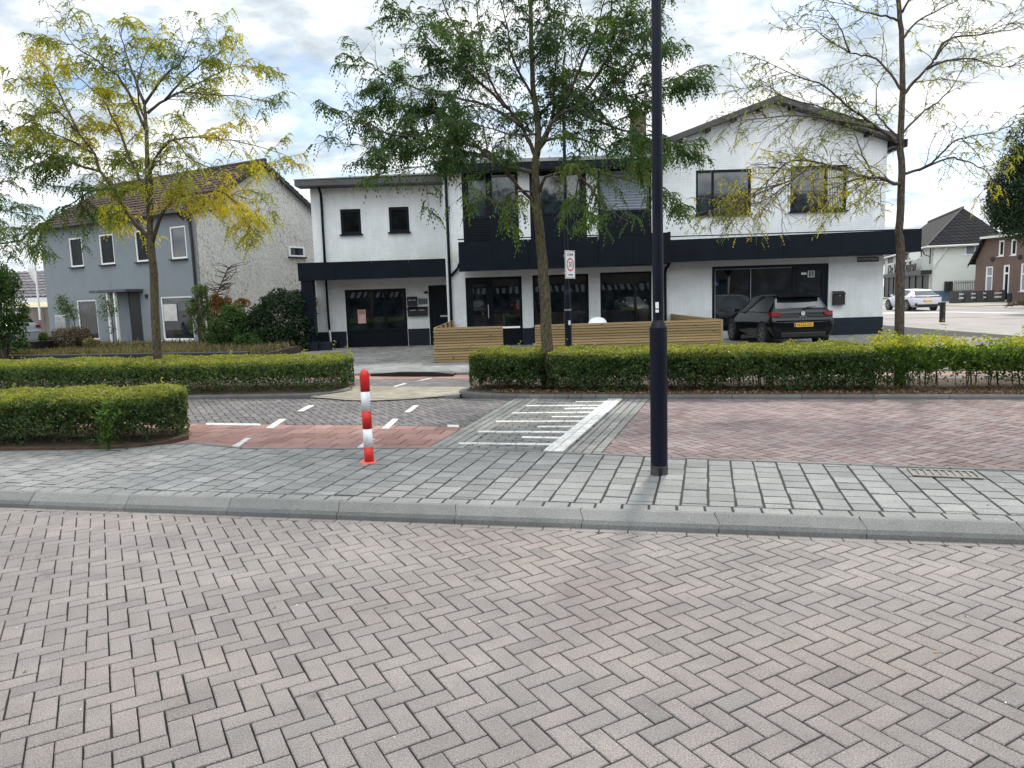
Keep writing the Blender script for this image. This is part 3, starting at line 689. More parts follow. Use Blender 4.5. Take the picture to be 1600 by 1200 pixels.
hedge('dark clipped hedge in the near bed left of the red and white bollard',[(-9.5,9.27),(-6.1,8.56),(-4.25,8.42)],1.1,.66,'hedge',72000,.042,z0=.0,low=.16,gapthr=.22,stems=60,seed=3,dryfrac=.03)
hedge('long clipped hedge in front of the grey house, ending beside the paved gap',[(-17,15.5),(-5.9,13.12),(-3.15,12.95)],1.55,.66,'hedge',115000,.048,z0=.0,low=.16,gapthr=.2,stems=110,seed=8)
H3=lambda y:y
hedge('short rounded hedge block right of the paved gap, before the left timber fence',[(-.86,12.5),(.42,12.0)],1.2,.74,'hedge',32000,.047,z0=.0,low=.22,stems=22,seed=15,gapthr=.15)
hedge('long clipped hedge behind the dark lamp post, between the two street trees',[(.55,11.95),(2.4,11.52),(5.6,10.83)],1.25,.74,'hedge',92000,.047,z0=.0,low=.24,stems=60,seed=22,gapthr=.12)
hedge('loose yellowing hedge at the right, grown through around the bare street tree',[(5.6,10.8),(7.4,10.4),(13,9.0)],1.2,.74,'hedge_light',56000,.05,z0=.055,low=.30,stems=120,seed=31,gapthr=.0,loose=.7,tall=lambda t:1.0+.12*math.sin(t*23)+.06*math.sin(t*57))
# dry litter under the right hedges
def scatter(name,label,mat,P,size,kind='stuff',mix=.25):
    V,Fc=leaves_on(P,np.tile(np.array([0,0,1.]),(len(P),1)),size,mix,.6);o=np_mesh(name,V,Fc,mat);tag(o,label,'leaves',None,kind);return o
n=4500;x=rng.uniform(-.35,13,n);y=np.interp(x,[-.9,2.39,7.2,18],[12.3,11.32,10.25,7.6])+rng.exponential(.35,n)
scatter('fallen_leaves','dry brown leaves lying on the soil under the right hedges','litter',np.c_[x,y,np.full(n,.06)+rng.uniform(0,.03,n)],.045,mix=.5)
def pxs(c,sx,sy,n,z):
    p=np.array(G(c[0],c[1],z));return np.c_[p[0]+rng.normal(0,sx,n),p[1]+rng.normal(0,sy,n),np.full(n,z+.004)]
P=np.concatenate([pxs((458,805),.05,.012,90,-.055),pxs((275,797),.07,.01,40,-.055),pxs((645,812),.01,.005,3,-.055),pxs((1500,746),.3,.05,14,.045),pxs((1370,840),.4,.015,12,-.055),pxs((480,800),.3,.012,20,-.055),pxs((250,702),.22,.1,160,.045)])
scatter('leaf_litter','orange and brown leaf scraps gathered along the near kerb','litter',P,.018)
nq=130;x=rng.uniform(-4.5,4.,nq);y=rng.uniform(2.3,6.9,nq);k_=(y<5.25-.214*x);P=np.c_[x,y,np.where(k_,-.055,.047)];P=P[np.abs(y-(5.42-.214*x))>.22]
scatter('grit','pale grit and leaf crumbs lying loose on the brick road','paper',P[:70],.012);scatter('leaf_crumbs','small brown leaf crumbs lying loose on the brick road','litter',P[70:],.026)
# ---- street trees
def spline(pts,k=4):
    pts=[Vector(p) for p in pts]
    if len(pts)<3: return pts
    out=[]
    for i in range(len(pts)-1):
        p0=pts[max(i-1,0)];p1=pts[i];p2=pts[i+1];p3=pts[min(i+2,len(pts)-1)]
        for j in range(k):
            t=j/k;out.append(.5*((2*p1)+(p2-p0)*t+(2*p0-5*p1+4*p2-p3)*t*t+(3*p1-p0-3*p2+p3)*t*t*t))
    out.append(pts[-1]);return out
def street_tree(label,trunk,Y,tr,limbs,sub=1.,dens=1.,tone=None,leafL=.15,bark='bark',seed=1,twigd=1.,group='young street trees along the hedges',z0=.1,leafp=1.,clump=(.75,1.7,.12),wl=.019):
    R=random.Random(seed)
    tp=[Vector(AT(px,py,Y)) for px,py in trunk];base=tp[0].copy();base.z=z0-.03;tp[0]=base
    T=empty('street_tree',(base.x,base.y,z0),label,'tree',group)
    tp=spline(tp,4);n=len(tp);rr=[tr[0]+(tr[1]-tr[0])*(i/(n-1))**.8 for i in range(n)];rr[0]*=1.25
    tp2=[p+Vector((R.uniform(-1,1),R.uniform(-1,1),0))*.008 for p in tp]
    MB().tube(tp2,rr,12).build('trunk',bark,T,smooth=True)
    LP=[];LD=[];LT=[];tw=MB()
    def leafrun(path,t0=0.,dn=1.):
        for a,b in zip(path,path[1:]):
            l=(b-a).length;k=max(1,int(l/.045*dens*dn));tt=(b-a).normalized()
            for i in range(k):
                if R.random()>leafp: continue
                s=R.random();p=a+(b-a)*s
                side=tt.cross(Vector((0,0,1)));
                if side.length<.2: side=Vector((R.uniform(-1,1),R.uniform(-1,1),0))
                side.normalize();side*=R.choice((-1,1))
                d=side*R.uniform(.5,1)+tt*R.uniform(0,.9)+Vector((0,0,R.uniform(-.5,.35)))
                d.normalize();LP.append(p);LD.append(d)
    def twiglet(p,d,l):
        q=[p];g=d.copy();m=4
        for i in range(m):
            g=(g+Vector((R.uniform(-.25,.25),R.uniform(-.25,.25),R.uniform(-.28,.08)))).normalized();q.append(q[-1]+g*l/m)
        tw.tube(q,[.0045,.0035,.003,.0025,.0015],3,cap=False);leafrun(q)
    def twig(p,d,l,r):
        q=[p];g=d.copy();m=6
        for i in range(m):
            g=(g+Vector((R.uniform(-.25,.25),R.uniform(-.25,.25),R.uniform(-.22,.14)))).normalized();q.append(q[-1]+g*l/m)
        tw.tube(q,[r*(1-.8*i/m) for i in range(m+1)],4,cap=False)
        k=int(l/.11*twigd)
        for i in range(k):
            t=(i+R.random())/k;s=min(int(t*m),m-1);b=q[s]+(q[s+1]-q[s])*(t*m-s);tt=(q[s+1]-q[s]).normalized()
            side=tt.cross(Vector((R.uniform(-.5,.5),R.uniform(-.5,.5),1))).normalized()*(-1)**i
            dd=(tt*R.uniform(.4,.9)+side*R.uniform(.5,1)+Vector((0,0,R.uniform(-.2,.3)))).normalized()
            twiglet(b,dd,R.uniform(.15,.42)*(1-.35*t)*sub)
        leafrun(q[3:],dn=.8)
    for li,(pts,w0,off,br) in enumerate(limbs):
        k=len(pts);P3=[]
        for i,(px,py) in enumerate(pts): P3.append(Vector(AT(px,py,Y+off*(i/(k-1))**1.0)))
        P3=spline(P3,4);P3=[p+Vector((R.uniform(-1,1),R.uniform(-1,1),R.uniform(-1,1)))*.012*(1 if 0<i<len(P3)-1 else 0) for i,p in enumerate(P3)]
        r0=w0*.8/2/F*Y;n=len(P3);rs=[max(.005,r0*(1-.86*(i/(n-1))**.8)) for i in range(n)]
        MB().tube(P3,rs,7).build('limb','bark_dark',T,smooth=True)
        L=sum((b-a).length for a,b in zip(P3,P3[1:]));cnt=max(3,int(L/.17*twigd*br))
        for c in range(cnt):
            t=.16+.84*(c+R.random())/cnt;x=t*(n-1);s=min(int(x),n-2);b=P3[s]+(P3[s+1]-P3[s])*(x-s);tt=(P3[s+1]-P3[s]).normalized()
            ax=Vector((R.uniform(-1,1),R.uniform(-1,1),R.uniform(-1,1)));side=(ax-tt*ax.dot(tt)).normalized()
            dd=(tt*R.uniform(.5,1.1)+side*R.uniform(.5,1.)+Vector((0,0,R.uniform(-.1,.25)))).normalized()
            twig(b,dd,R.uniform(.4,1.05)*sub*(1.15-.5*t),max(.006,rs[s]*.35) if rs[s]<.03 else .009)
        twig(P3[-1],(P3[-1]-P3[-2]).normalized(),R.uniform(.35,.6)*sub,.006)
    tw.build('twigs','twig',T)
    P=np.array(LP);D=np.array(LD)
    cl=vnoise(P,1.5,seed*3.1)+.5*vnoise(P,4.,seed*1.7);k=rng.uniform(size=len(P))<np.clip(clump[0]+clump[1]*cl,clump[2],1);P=P[k];D=D[k];n=len(P)
    if n:
        Ls=leafL*rng.uniform(.6,1.2,n);droop=rng.uniform(.5,1.15,n)
        side=np.cross(D,rand_unit(n));side/=np.linalg.norm(side,axis=1,keepdims=True)
        tn=tone(P) if tone else np.zeros(n)
        VV=[];TT=[];K=5
        for k in range(K):
            t=(k+.5)/K;c=P+D*(Ls*t*.85)[:,None];c[:,2]-=droop*Ls*t*t
            tg=D*.85+0;tg[:,2]-=droop*2*t;tg/=np.linalg.norm(tg,axis=1,keepdims=True)
            A=tg*(Ls/K*.62)[:,None];wd=wl*(1.15-abs(t-.45))*rng.uniform(.8,1.2,n)
            B=side*wd[:,None]
            VV.append(np.stack([c-A,c+B,c+A,c-B],1));TT.append(np.repeat(tn[:,None],4,1))
        V=np.stack(VV,1).reshape(-1,3);tt=np.stack(TT,1).reshape(-1)
        np_mesh('foliage',V,np.arange(len(V)).reshape(-1,4),'locust',T,tone=tt)
    print(label[:30],'leaves',n)
    return T
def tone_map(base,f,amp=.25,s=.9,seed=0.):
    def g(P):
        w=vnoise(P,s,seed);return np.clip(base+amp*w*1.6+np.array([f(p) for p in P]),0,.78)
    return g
def toscreen(p):
    x,y,z=p[0],p[1],p[2]-HC;fw=y*cp-z*sp;up=y*sp+z*cp;return x/fw,up/fw
t1=[(250,613),(246,553),(240,430),(236,385),(234,345),(231,300),(230,234),(228,192),(226,162)]
l1=[([(226,162),(207,114),(196,80),(185,40)],7,.5,1),([(226,162),(258,117),(282,99),(300,60)],6,-.5,1),([(228,192),(215,150),(222,100),(240,60)],5,.6,.8),
 ([(236,375),(204,339),(177,294),(156,267),(147,240),(120,204),(93,174),(66,147),(30,120)],10,.9,1.1),
 ([(231,300),(222,288),(204,252),(192,216),(177,186),(162,156),(135,132),(100,100)],8,1.2,1),
 ([(229,205),(192,129),(177,114),(144,90),(114,69),(88,30)],6,-.4,1),
 ([(236,350),(237,294),(237,258),(261,225),(288,216),(330,216),(375,222),(440,240)],7,-.8,1),
 ([(230,177),(258,156),(288,144),(330,148),(375,150),(408,158)],6,.8,1),
 ([(238,380),(255,330),(276,312),(300,303),(345,300),(375,324),(387,354)],8,-1.0,1.3),
 ([(250,235),(270,219),(300,249),(345,267),(385,262)],5,1.0,1),
 ([(258,156),(290,120),(320,95),(340,70)],5,-.3,.9),([(282,144),(330,120),(365,105),(392,105)],4,.2,.9),
 ([(156,267),(110,255),(70,240),(25,250)],6,-1.0,1.2),([(177,294),(140,300),(110,320),(60,355)],5,-.6,1.1),
 ([(93,174),(60,180),(30,200),(-10,215)],5,.4,1),([(147,240),(100,215),(50,200)],5,-1.3,1.1),([(120,204),(80,120),(50,80)],5,1.4,.9),
 ([(238,390),(215,345),(185,330),(160,325)],5,1.1,1.1),([(222,288),(190,300),(150,280)],5,-1.2,.8),([(300,303),(330,330),(370,300),(400,300)],4,.6,1.2)]
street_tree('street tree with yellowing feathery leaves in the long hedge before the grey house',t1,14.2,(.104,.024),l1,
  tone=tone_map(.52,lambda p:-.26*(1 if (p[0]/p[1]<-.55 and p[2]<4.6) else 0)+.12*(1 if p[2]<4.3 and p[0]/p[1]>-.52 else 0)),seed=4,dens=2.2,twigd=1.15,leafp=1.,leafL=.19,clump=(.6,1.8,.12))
t2=[(858,612),(855,540),(850,440),(845,380),(840,330),(838,300),(836,262),(840,232),(840,186),(835,155),(831,97),(829,0)]
l2=[([(829,0),(826,-60),(835,-140)],8,.2,1),([(838,245),(846,221),(868,186),(899,167),(933,155),(984,112),(1023,78)],11,-.7,1.2),
 ([(840,262),(833,236),(813,194),(794,170),(771,136),(755,89),(747,30),(740,-40)],10,.9,1.1),
 ([(838,270),(800,262),(775,254),(747,232),(697,215),(635,213),(581,201),(530,176)],9,-.5,1.3),
 ([(838,318),(802,283),(778,256),(743,239),(700,250),(650,262),(600,270)],8,-1.1,.8),
 ([(844,300),(852,277),(883,269),(905,274),(921,293),(936,309),(959,329)],7,-1.2,.6),([(883,269),(930,270),(987,283),(1040,300)],5,-.6,.7),
 ([(840,240),(862,190),(868,110),(880,40),(895,-40)],8,.4,1.1),([(868,186),(905,110),(930,50),(950,-20)],8,-.5,1.2),([(899,167),(950,90),(980,30),(1000,-30)],7,.7,1.2),
 ([(794,170),(740,120),(690,80),(640,30)],7,-.9,1.2),([(813,194),(760,165),(700,150),(640,135),(570,100)],7,.8,1.2),([(755,89),(715,50),(690,0),(680,-50)],6,.6,1.2),
 ([(933,155),(985,150),(1040,130),(1085,105)],6,.6,1.2),([(905,175),(960,200),(1010,210),(1070,225)],7,.9,1.3),([(846,221),(900,215),(950,235),(1000,245)],6,-.9,.9),
 ([(835,155),(800,90),(790,30),(770,-30)],6,-.6,1.2),([(831,97),(860,50),(850,-20)],5,-.8,1.1),([(747,232),(700,180),(650,170),(600,165)],5,.9,1.2),
 ([(697,215),(650,240),(600,235),(550,225)],5,.5,1.2),([(838,300),(800,300),(790,320),(760,310)],5,-.9,.5),([(905,274),(900,310),(915,330)],4,.9,.5),
 ([(840,210),(800,210),(760,200),(720,190)],5,-1.2,1.1),([(840,186),(880,140),(920,120),(960,100)],5,1.2,1.1),([(984,112),(1010,60),(1030,10)],5,.1,1)]
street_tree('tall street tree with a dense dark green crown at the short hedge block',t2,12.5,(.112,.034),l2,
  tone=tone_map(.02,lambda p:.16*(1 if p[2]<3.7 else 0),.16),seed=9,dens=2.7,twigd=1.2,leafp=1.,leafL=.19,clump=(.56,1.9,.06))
t3=[(1405,606),(1405,520),(1408,400),(1405,364),(1409,285),(1407,218),(1410,142),(1409,63),(1404,0),(1398,-80)]
l3=[([(1409,285),(1399,288),(1379,279),(1353,277),(1328,269),(1271,253),(1230,255),(1180,300),(1110,333)],8,-.7,1.3),([(1364,275),(1353,253),(1337,215),(1330,190)],5,.5,.8),
 ([(1407,218),(1379,190),(1369,171),(1372,133),(1385,110)],5,.6,.7),([(1404,225),(1369,196),(1322,165),(1290,136),(1242,117),(1195,95)],7,-.6,1),
 ([(1369,196),(1322,180),(1274,165),(1227,152),(1189,136),(1157,139)],5,.5,.9),([(1380,205),(1320,190),(1242,180),(1179,187),(1130,190)],5,-1.0,1.2),
 ([(1409,142),(1385,108),(1363,89),(1328,82),(1290,60),(1268,44),(1236,47)],5,.7,.8),([(1411,148),(1436,120),(1461,92),(1480,66),(1505,38)],7,-.3,.7),
 ([(1448,108),(1480,95),(1518,92),(1559,104),(1590,100)],5,-.8,.9),([(1409,63),(1432,35),(1464,16),(1496,0),(1520,-10)],5,.5,.7),
 ([(1408,212),(1436,180),(1474,152),(1499,117),(1512,92)],5,.9,.7),([(1410,272),(1448,260),(1470,241),(1496,218),(1543,209),(1570,200)],6,-.6,.9),
 ([(1436,266),(1480,247),(1512,253),(1543,269),(1550,280)],5,.6,.9),([(1404,32),(1385,25),(1353,19),(1322,6),(1300,-20)],5,-.5,.8),
 ([(1461,92),(1480,63),(1527,54),(1575,47),(1610,40)],6,.3,.8),([(1404,0),(1380,-40),(1350,-70)],6,.5,.7),([(1409,20),(1440,-30),(1470,-70)],5,-.4,.7),([(1271,253),(1240,280),(1200,310),(1160,325)],4,-.3,1.9),([(1328,269),(1290,262),(1250,268),(1210,262)],4,.2,1.7),([(1353,277),(1345,290),(1310,300)],4,.5,1.6),([(1240,280),(1190,300),(1140,322)],4,-.6,1.9),
 ([(1328,82),(1310,40),(1290,10)],4,.2,.7),([(1353,277),(1310,290),(1270,310)],4,-.9,1.3)]
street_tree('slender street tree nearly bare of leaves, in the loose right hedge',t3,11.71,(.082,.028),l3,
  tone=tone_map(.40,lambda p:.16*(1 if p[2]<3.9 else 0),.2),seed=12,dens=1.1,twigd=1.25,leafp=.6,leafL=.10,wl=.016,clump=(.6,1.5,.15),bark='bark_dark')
t4=[(-154,640),(-156,553),(-165,400),(-170,300),(-168,200),(-170,100)]
l4=[([(-167,390),(-110,370),(-60,362),(-10,380),(30,378),(50,385)],8,.2,1.3),([(-168,330),(-110,310),(-60,290),(-20,290),(20,280)],8,-.6,1.2),([(-168,250),(-120,180),(-60,160),(-15,140)],7,.5,1),
 ([(-168,200),(-230,120),(-280,90)],7,.5,1),([(-170,100),(-150,20),(-140,-40)],7,0,1),([(-167,350),(-240,290),(-300,280)],7,-.5,1),([(-60,290),(-20,320),(15,330)],5,.3,1.3),([(-168,240),(-100,220),(-40,240),(0,225)],6,-.9,1.1)]
street_tree('street tree at the left edge of the photo with only dark green branch ends showing',t4,15.4,(.12,.06),l4,tone=tone_map(.08,lambda p:0,.15),seed=21,dens=1.8,leafp=.95)
# ---- shrubs and garden plants
def bush(name,label,cat,blobs,mat,n,size,asp=.55,trunk=None,group=None,stem=True,shell=.35,partname='foliage',lump=.22):
    """blobs: list of (centre, radii)"""
    c=blobs[0][0];base=(c[0],c[1],.07) if trunk is None else trunk
    RS=random.Random(int(abs(c[0]*77)));extra=[]
    for cc,r in blobs:
        for q in range(7):
            u=Vector((RS.gauss(0,1),RS.gauss(0,1),RS.gauss(.25,.9))).normalized();f=RS.uniform(.22,.42)
            extra.append(((cc[0]+u.x*r[0]*.86,cc[1]+u.y*r[1]*.86,cc[2]+u.z*r[2]*.86),(r[0]*f,r[1]*f,r[2]*f*1.1)))
    nb=len(blobs);blobs=list(blobs)+extra
    B=empty(name,base,label,cat,group)
    vol=np.array([b[1][0]*b[1][1]*b[1][2] for b in blobs])**.7;vol/=vol.sum();PP=[];NN=[]
    for (cc,r),w in zip(blobs,vol):
        k=int(n*w);u=rand_unit(k);d=1-rng.exponential(shell*.35,k);d=np.clip(d,.1,1)
        P=u*np.array(r)*d[:,None]+np.array(cc)
        w_=vnoise(P,1.6/max(.3,min(r)),c[0])
        P=np.array(cc)+(P-np.array(cc))*(1+lump*w_*1.6)[:,None]
        keep=(vnoise(P,3.2/max(.3,min(r)),c[1]+5)+.55-.3*d*0>rng.uniform(-.15,.35,k))
        P=P[keep];PP.append(P);NN.append(u[keep])
    P=np.concatenate(PP);Nn=np.concatenate(NN);k=P[:,2]>.06;P=P[k];Nn=Nn[k]
    V,Fc=leaves_on(P,Nn,size,.65,asp);np_mesh(partname,V,Fc,mat,B)
    if stem:
        mb=MB();R=random.Random(int(abs(c[0])*100))
        for cc,r in blobs[:nb]:
            for i in range(4):
                u=Vector((R.uniform(-1,1),R.uniform(-1,1),R.uniform(-.1,.9)))
                e=Vector(cc)+Vector((u.x*r[0],u.y*r[1],u.z*r[2]))*.75
                b=Vector(base);mid=(b+e)/2+Vector((R.uniform(-.1,.1),R.uniform(-.1,.1),.1))
                mb.tube(spline([b,mid,e],4),.012 if trunk is None else .022,4)
        mb.build('stems','twig',B)
    return B
def gp(px,py,Y): return AT(px,py,Y)
def blob(px,py,Y,wpx,hpx,dep=None):
    c=AT(px,py,Y);r=Y/F;return (c,(wpx*r,(dep if dep else wpx*r*.8),hpx*r))
bush('garden_tree','dense dark green tree at the left edge in front of the plank fence','tree',[blob(0,480,21,34,50),blob(-30,450,21,40,45),blob(20,520,21,22,30),blob(12,440,21,18,20),blob(-35,530,21,35,30),blob(28,490,21,16,30)],'shrub',15000,.085)
bush('shrub','large dark laurel shrub against the vine marked side wall','shrub',[blob(445,500,24.5,48,42),blob(405,512,24.3,36,32),blob(468,482,25,25,26),blob(435,472,25,26,16),blob(380,522,24,28,24),blob(470,520,24.2,25,26),blob(420,530,23.8,35,20)],'dark_leaf',30000,.085)
bush('shrub','mid green shrub between the climber and the dark laurel','shrub',[blob(358,512,23.5,26,30),blob(385,535,23,22,16),blob(340,528,23.5,18,20),blob(365,490,23.8,18,16),blob(400,540,22.8,14,10)],'shrub',14000,.07)
bush('shrub','rusty orange shrub against the side wall of the grey house','shrub',[blob(343,485,25,13,22),blob(337,470,25,8,12),blob(352,480,25,10,16)],'rust',4600,.07)
bush('shrub','small brown tipped shrub topping the laurel','shrub',[blob(378,474,25.2,12,7),blob(365,482,25,12,8)],'rust',1800,.07)
bush('shrub','low brownish heather mound under the left ground floor window','shrub',[blob(105,532,24.5,28,16),blob(125,526,24.5,20,15),blob(82,538,24.5,18,11),blob(60,544,24.5,16,7)],'heather',10000,.06)
bush('shrub','low silvery plant beside the heather mound','plant',[blob(143,537,24.2,14,9),blob(155,542,24.2,12,7)],'hedge_dry',3000,.05)
bush('shrub','low yellow green ground plant in front of the entrance columns','plant',[blob(185,542,24,24,7),blob(208,541,24,20,7),blob(165,544,24,14,6)],'drygrass',4200,.06,stem=False)
bush('climber','tall green climber at the right end of the grey facade','climber',[blob(318,470,25.5,8,22),blob(305,500,25.5,9,26),blob(322,510,25.5,9,30),blob(312,455,25.5,12,10),blob(300,480,25.5,10,14),blob(325,485,25.5,7,18)],'bamboo',5200,.09,.35)
bush('potted_conifer','small round yellow green bush in a dark pot before the plank fence','plant',[blob(68,526,24,7,7)],'hedge_light',900,.05)
m=MB();p=AT(66,541,24);m.lathe([(.10,.0),(.10,.12),(.34,.2),(.40,.42),(.34,.42)],(p[0],p[1],.26),16)
pt=tag(m.build('plant_pot','black'),'dark round pot under the small yellow green bush','pot')
# weed in the near hedge
def weed_plant(x,y,z0,h,label,n=11):
    W=empty('weed',(x,y,z0),label,'plant');R=random.Random(2);st=MB();P=[];A=[];B=[]
    for i in range(n):
        a=R.uniform(0,6.3);l=h*R.uniform(.6,1);q=[Vector((x+R.uniform(-.04,.04),y+R.uniform(-.04,.04),z0))]
        for k in range(5): q.append(q[-1]+Vector((math.cos(a)*.03*k*.6,math.sin(a)*.03*k*.6,l/5)))
        st.tube(q,[.006,.005,.005,.004,.003,.002],4)
        for k in range(26):
            t=R.uniform(.15,1)*5;s=min(int(t),4);b=q[s]+(q[s+1]-q[s])*(t-s);aa=R.uniform(0,6.3);d=Vector((math.cos(aa),math.sin(aa),R.uniform(.1,.7))).normalized();L=R.uniform(.03,.06)
            sd=d.cross(Vector((0,0,1))).normalized();P.append(b+d*L);A.append(d*L);B.append(sd*L*.28)
    st.build('stems','weed',W);V,Fc=quads(np.array(P),np.array(A),np.array(B));np_mesh('foliage',V,Fc,'weed',W)
wp=G(162,704,.05);weed_plant(wp[0],wp[1]+.04,.05,.6,'tall light green weed growing out of the front of the near left hedge',7)
# two slim espalier shrubs on the grey facade, with thin leaning stem
def slim(pxs,Yv,label,mat,top):
    pts=[Vector(AT(px,py,Yv)) for px,py in pxs];base=pts[0].copy();base.z=.07
    S=empty('slim_shrub',base,label,'shrub','slim shrubs trained on the grey facade');pts[0]=base
    MB().tube(spline(pts,4),.018,6).build('stem','twig',S)
    P=[]
    for (px,py,r,k) in top:
        c=np.array(AT(px,py,Yv));P.append(c+rng.normal(size=(k,3))*np.array([r,.12,r])*Yv/F)
    P=np.concatenate(P);V,Fc=leaves_on(P,np.tile(np.array([0,-.3,1.]),(len(P),1)),.11,.7,.28);np_mesh('foliage',V,Fc,mat,S)
slim([(122,545),(117,510),(112,490),(102,470)],25.5,'slim shrub with a bushy head left of the ground floor window','bamboo',[(100,480,8,420),(110,490,7,300),(98,470,5,160),(113,515,4,60)])
slim([(178,548),(177,520),(175,500),(168,470)],24.8,'slim sparse shrub with drooping leaves left of the entrance canopy','bamboo',[(170,478,9,230),(163,490,6,110),(178,485,5,90),(158,465,4,50),(175,515,4,60)])
# leafless sapling and rough grass by the side wall
m=MB();R=random.Random(3);q=[Vector(AT(px,py,25)) for px,py in ((333,500),(338,465),(345,445),(357,418))];qs=spline(q,5);m.tube(qs,[.05,.045,.04,.035,.03]+[.022]*(len(qs)-5),5)
for k in range(46):
    i=R.randrange(4,len(qs));b=qs[i];s=R.choice((-1,1));m.tube([b,b+Vector((s*R.uniform(.15,.4),R.uniform(-.2,.2),R.uniform(-.02,.16))),b+Vector((s*R.uniform(.3,.6),R.uniform(-.2,.2),R.uniform(.08,.28)))],[.018,.012,.006],4)
tag(m.build('dead_conifer','bark_dark'),'bare dead conifer leaning against the side wall of the grey house','tree')
n=16000;xx=rng.uniform(-16.5,-7.0,n);yy=18.6-.215*(xx+2.2)+rng.exponential(2.2,n)%8;P=np.c_[xx,yy,.28+rng.uniform(0,.14,n)]
A=np.c_[rng.normal(0,.03,n),rng.normal(0,.03,n),rng.uniform(.05,.13,n)];B=np.c_[rng.normal(0,.012,n),rng.normal(0,.004,n),np.zeros(n)]
V,Fc=quads(P,A,B);o=np_mesh('dry_grass',V,Fc,'drygrass');tag(o,'dry rough grass in the front garden of the grey house','grass',None,'stuff')
# big dark tree on the right
def crown_tree(label,blobs,base,mat,n,size,r):
    T=bush('tree',label,'tree',blobs,mat,n,size,trunk=base,shell=.5,lump=.3,partname='crown',stem=False)
    b=Vector(base);m=MB();top=Vector(blobs[0][0]);m.tube(spline([b,b+Vector((.1,0,1.6)),(b+top)/2,top],4),[r*(1-.06*i) for i in range(13)],10);m.build('trunk','bark_dark',T,smooth=True)
    R=random.Random(8)
    for cc,rr in blobs:
        s=b+(top-b)*R.uniform(.35,.8);e=Vector(cc);MB().tube(spline([s,(s+e)/2+Vector((0,0,.4)),e],4),[r*.4*(1-.09*i) for i in range(9)],6).build('limb','bark_dark',T)
    return T
Yt=42;crown_tree('big dark green tree reaching in at the right edge above the brick house',[blob(1660,290,Yt,70,85),blob(1620,330,Yt,55,45),blob(1575,318,Yt-.5,34,36),blob(1610,255,Yt,42,50),blob(1650,215,Yt,45,45),blob(1720,280,Yt,60,80),blob(1590,350,Yt,35,22),blob(1560,300,Yt,18,22),blob(1690,350,Yt,60,35),blob(1612,225,Yt,34,40),blob(1585,275,Yt,34,40),blob(1560,325,Yt,24,26),blob(1600,300,Yt,45,55)],(AT(1665,480,Yt)[0],Yt,-.1),'dark_leaf',64000,.16,.32)
# ================================================================== BUILDINGS
def wallh(x0,x1,z0,z1,y,th,holes,mb=None,back=True,ends=True):
    """wall facing -y with real openings and reveals"""
    mb=mb or MB();xs=sorted({x0,x1,*[h[0] for h in holes],*[h[1] for h in holes]});zs=sorted({z0,z1,*[h[2] for h in holes],*[h[3] for h in holes]})
    xs=[x for x in xs if x0<=x<=x1];zs=[z for z in zs if z0<=z<=z1]
    for a,b in zip(xs,xs[1:]):
        for c,d in zip(zs,zs[1:]):
            mx,mz=(a+b)/2,(c+d)/2
            if any(h[0]<mx<h[1] and h[2]<mz<h[3] for h in holes): continue
            mb.add([(a,y,c),(b,y,c),(b,y,d),(a,y,d)],[(0,1,2,3)])
    for (a,b,c,d) in holes:
        mb.add([(a,y,c),(a,y+th,c),(a,y+th,d),(a,y,d)],[(0,1,2,3)]);mb.add([(b,y,c),(b,y+th,c),(b,y+th,d),(b,y,d)],[(3,2,1,0)])
        mb.add([(a,y,d),(b,y,d),(b,y+th,d),(a,y+th,d)],[(0,3,2,1)])
        if c>z0: mb.add([(a,y,c),(b,y,c),(b,y+th,c),(a,y+th,c)],[(0,1,2,3)])
    if ends:
        mb.add([(x0,y,z0),(x0,y+th,z0),(x0,y+th,z1),(x0,y,z1)],[(3,2,1,0)]);mb.add([(x1,y,z0),(x1,y+th,z0),(x1,y+th,z1),(x1,y,z1)],[(0,1,2,3)])
        mb.add([(x0,y,z1),(x1,y,z1),(x1,y+th,z1),(x0,y+th,z1)],[(0,1,2,3)])
    return mb
def window(par,x0,x1,z0,z1,y,fw=.07,vm=(),hm=(),fm='navy_frame',pm='glass_up',sill=None,name='window',dep=.06,sash=True,panes=None,label=None):
    m=MB();m.box((x0,y,z0),(x0+fw,y+dep,z1));m.box((x1-fw,y,z0),(x1,y+dep,z1));m.box((x0+fw,y,z1-fw),(x1-fw,y+dep,z1));m.box((x0+fw,y,z0),(x1-fw,y+dep,z0+fw))
    xs=[x0+fw]+list(vm)+[x1-fw]
    for v in vm: m.box((v-fw*.45,y-.004,z0+fw),(v+fw*.45,y+dep,z1-fw))
    for h in hm: m.box((x0+fw,y-.002,h-fw*.45),(x1-fw,y+dep,h+fw*.45))
    w=m.build(name,fm,par)
    if label: w['label']=label
    if panes is None: panes=[(x0+fw,x1-fw,z0+fw,z1-fw,pm)]
    for a,b,c,d,mt in panes:
        g=MB();g.box((a-.01,y+dep*.5,c-.01),(b+.01,y+dep*.8,d+.01));sub(g,'pane',mt,w)
    if sill:
        s=MB();s.box((x0-.04,y-.13,z0-.05),(x1+.04,y+.02,z0-.004));sub(s,'sill',sill,w)
    return w
B=empty('building',(3,25,.05),'long white painted brick building with navy canopies, shopfront and low gable','building')
Y1,Y2,Y3=25.3,24.0,24.0
ZT=5.62
hl=[(-5.70,-5.00,3.95,4.79),(-4.04,-3.35,3.97,4.81),(-5.70,-3.58,.03,2.05),(-2.80,-2.16,.0,2.12)]
wallh(-6.68,-2.05,0,ZT,Y1,.12,hl).build('wall','white_wall',B)
m=MB();m.box((-6.68,Y1+.121,0),(-6.56,33,ZT));m.build('side_wall','white_wall',B)
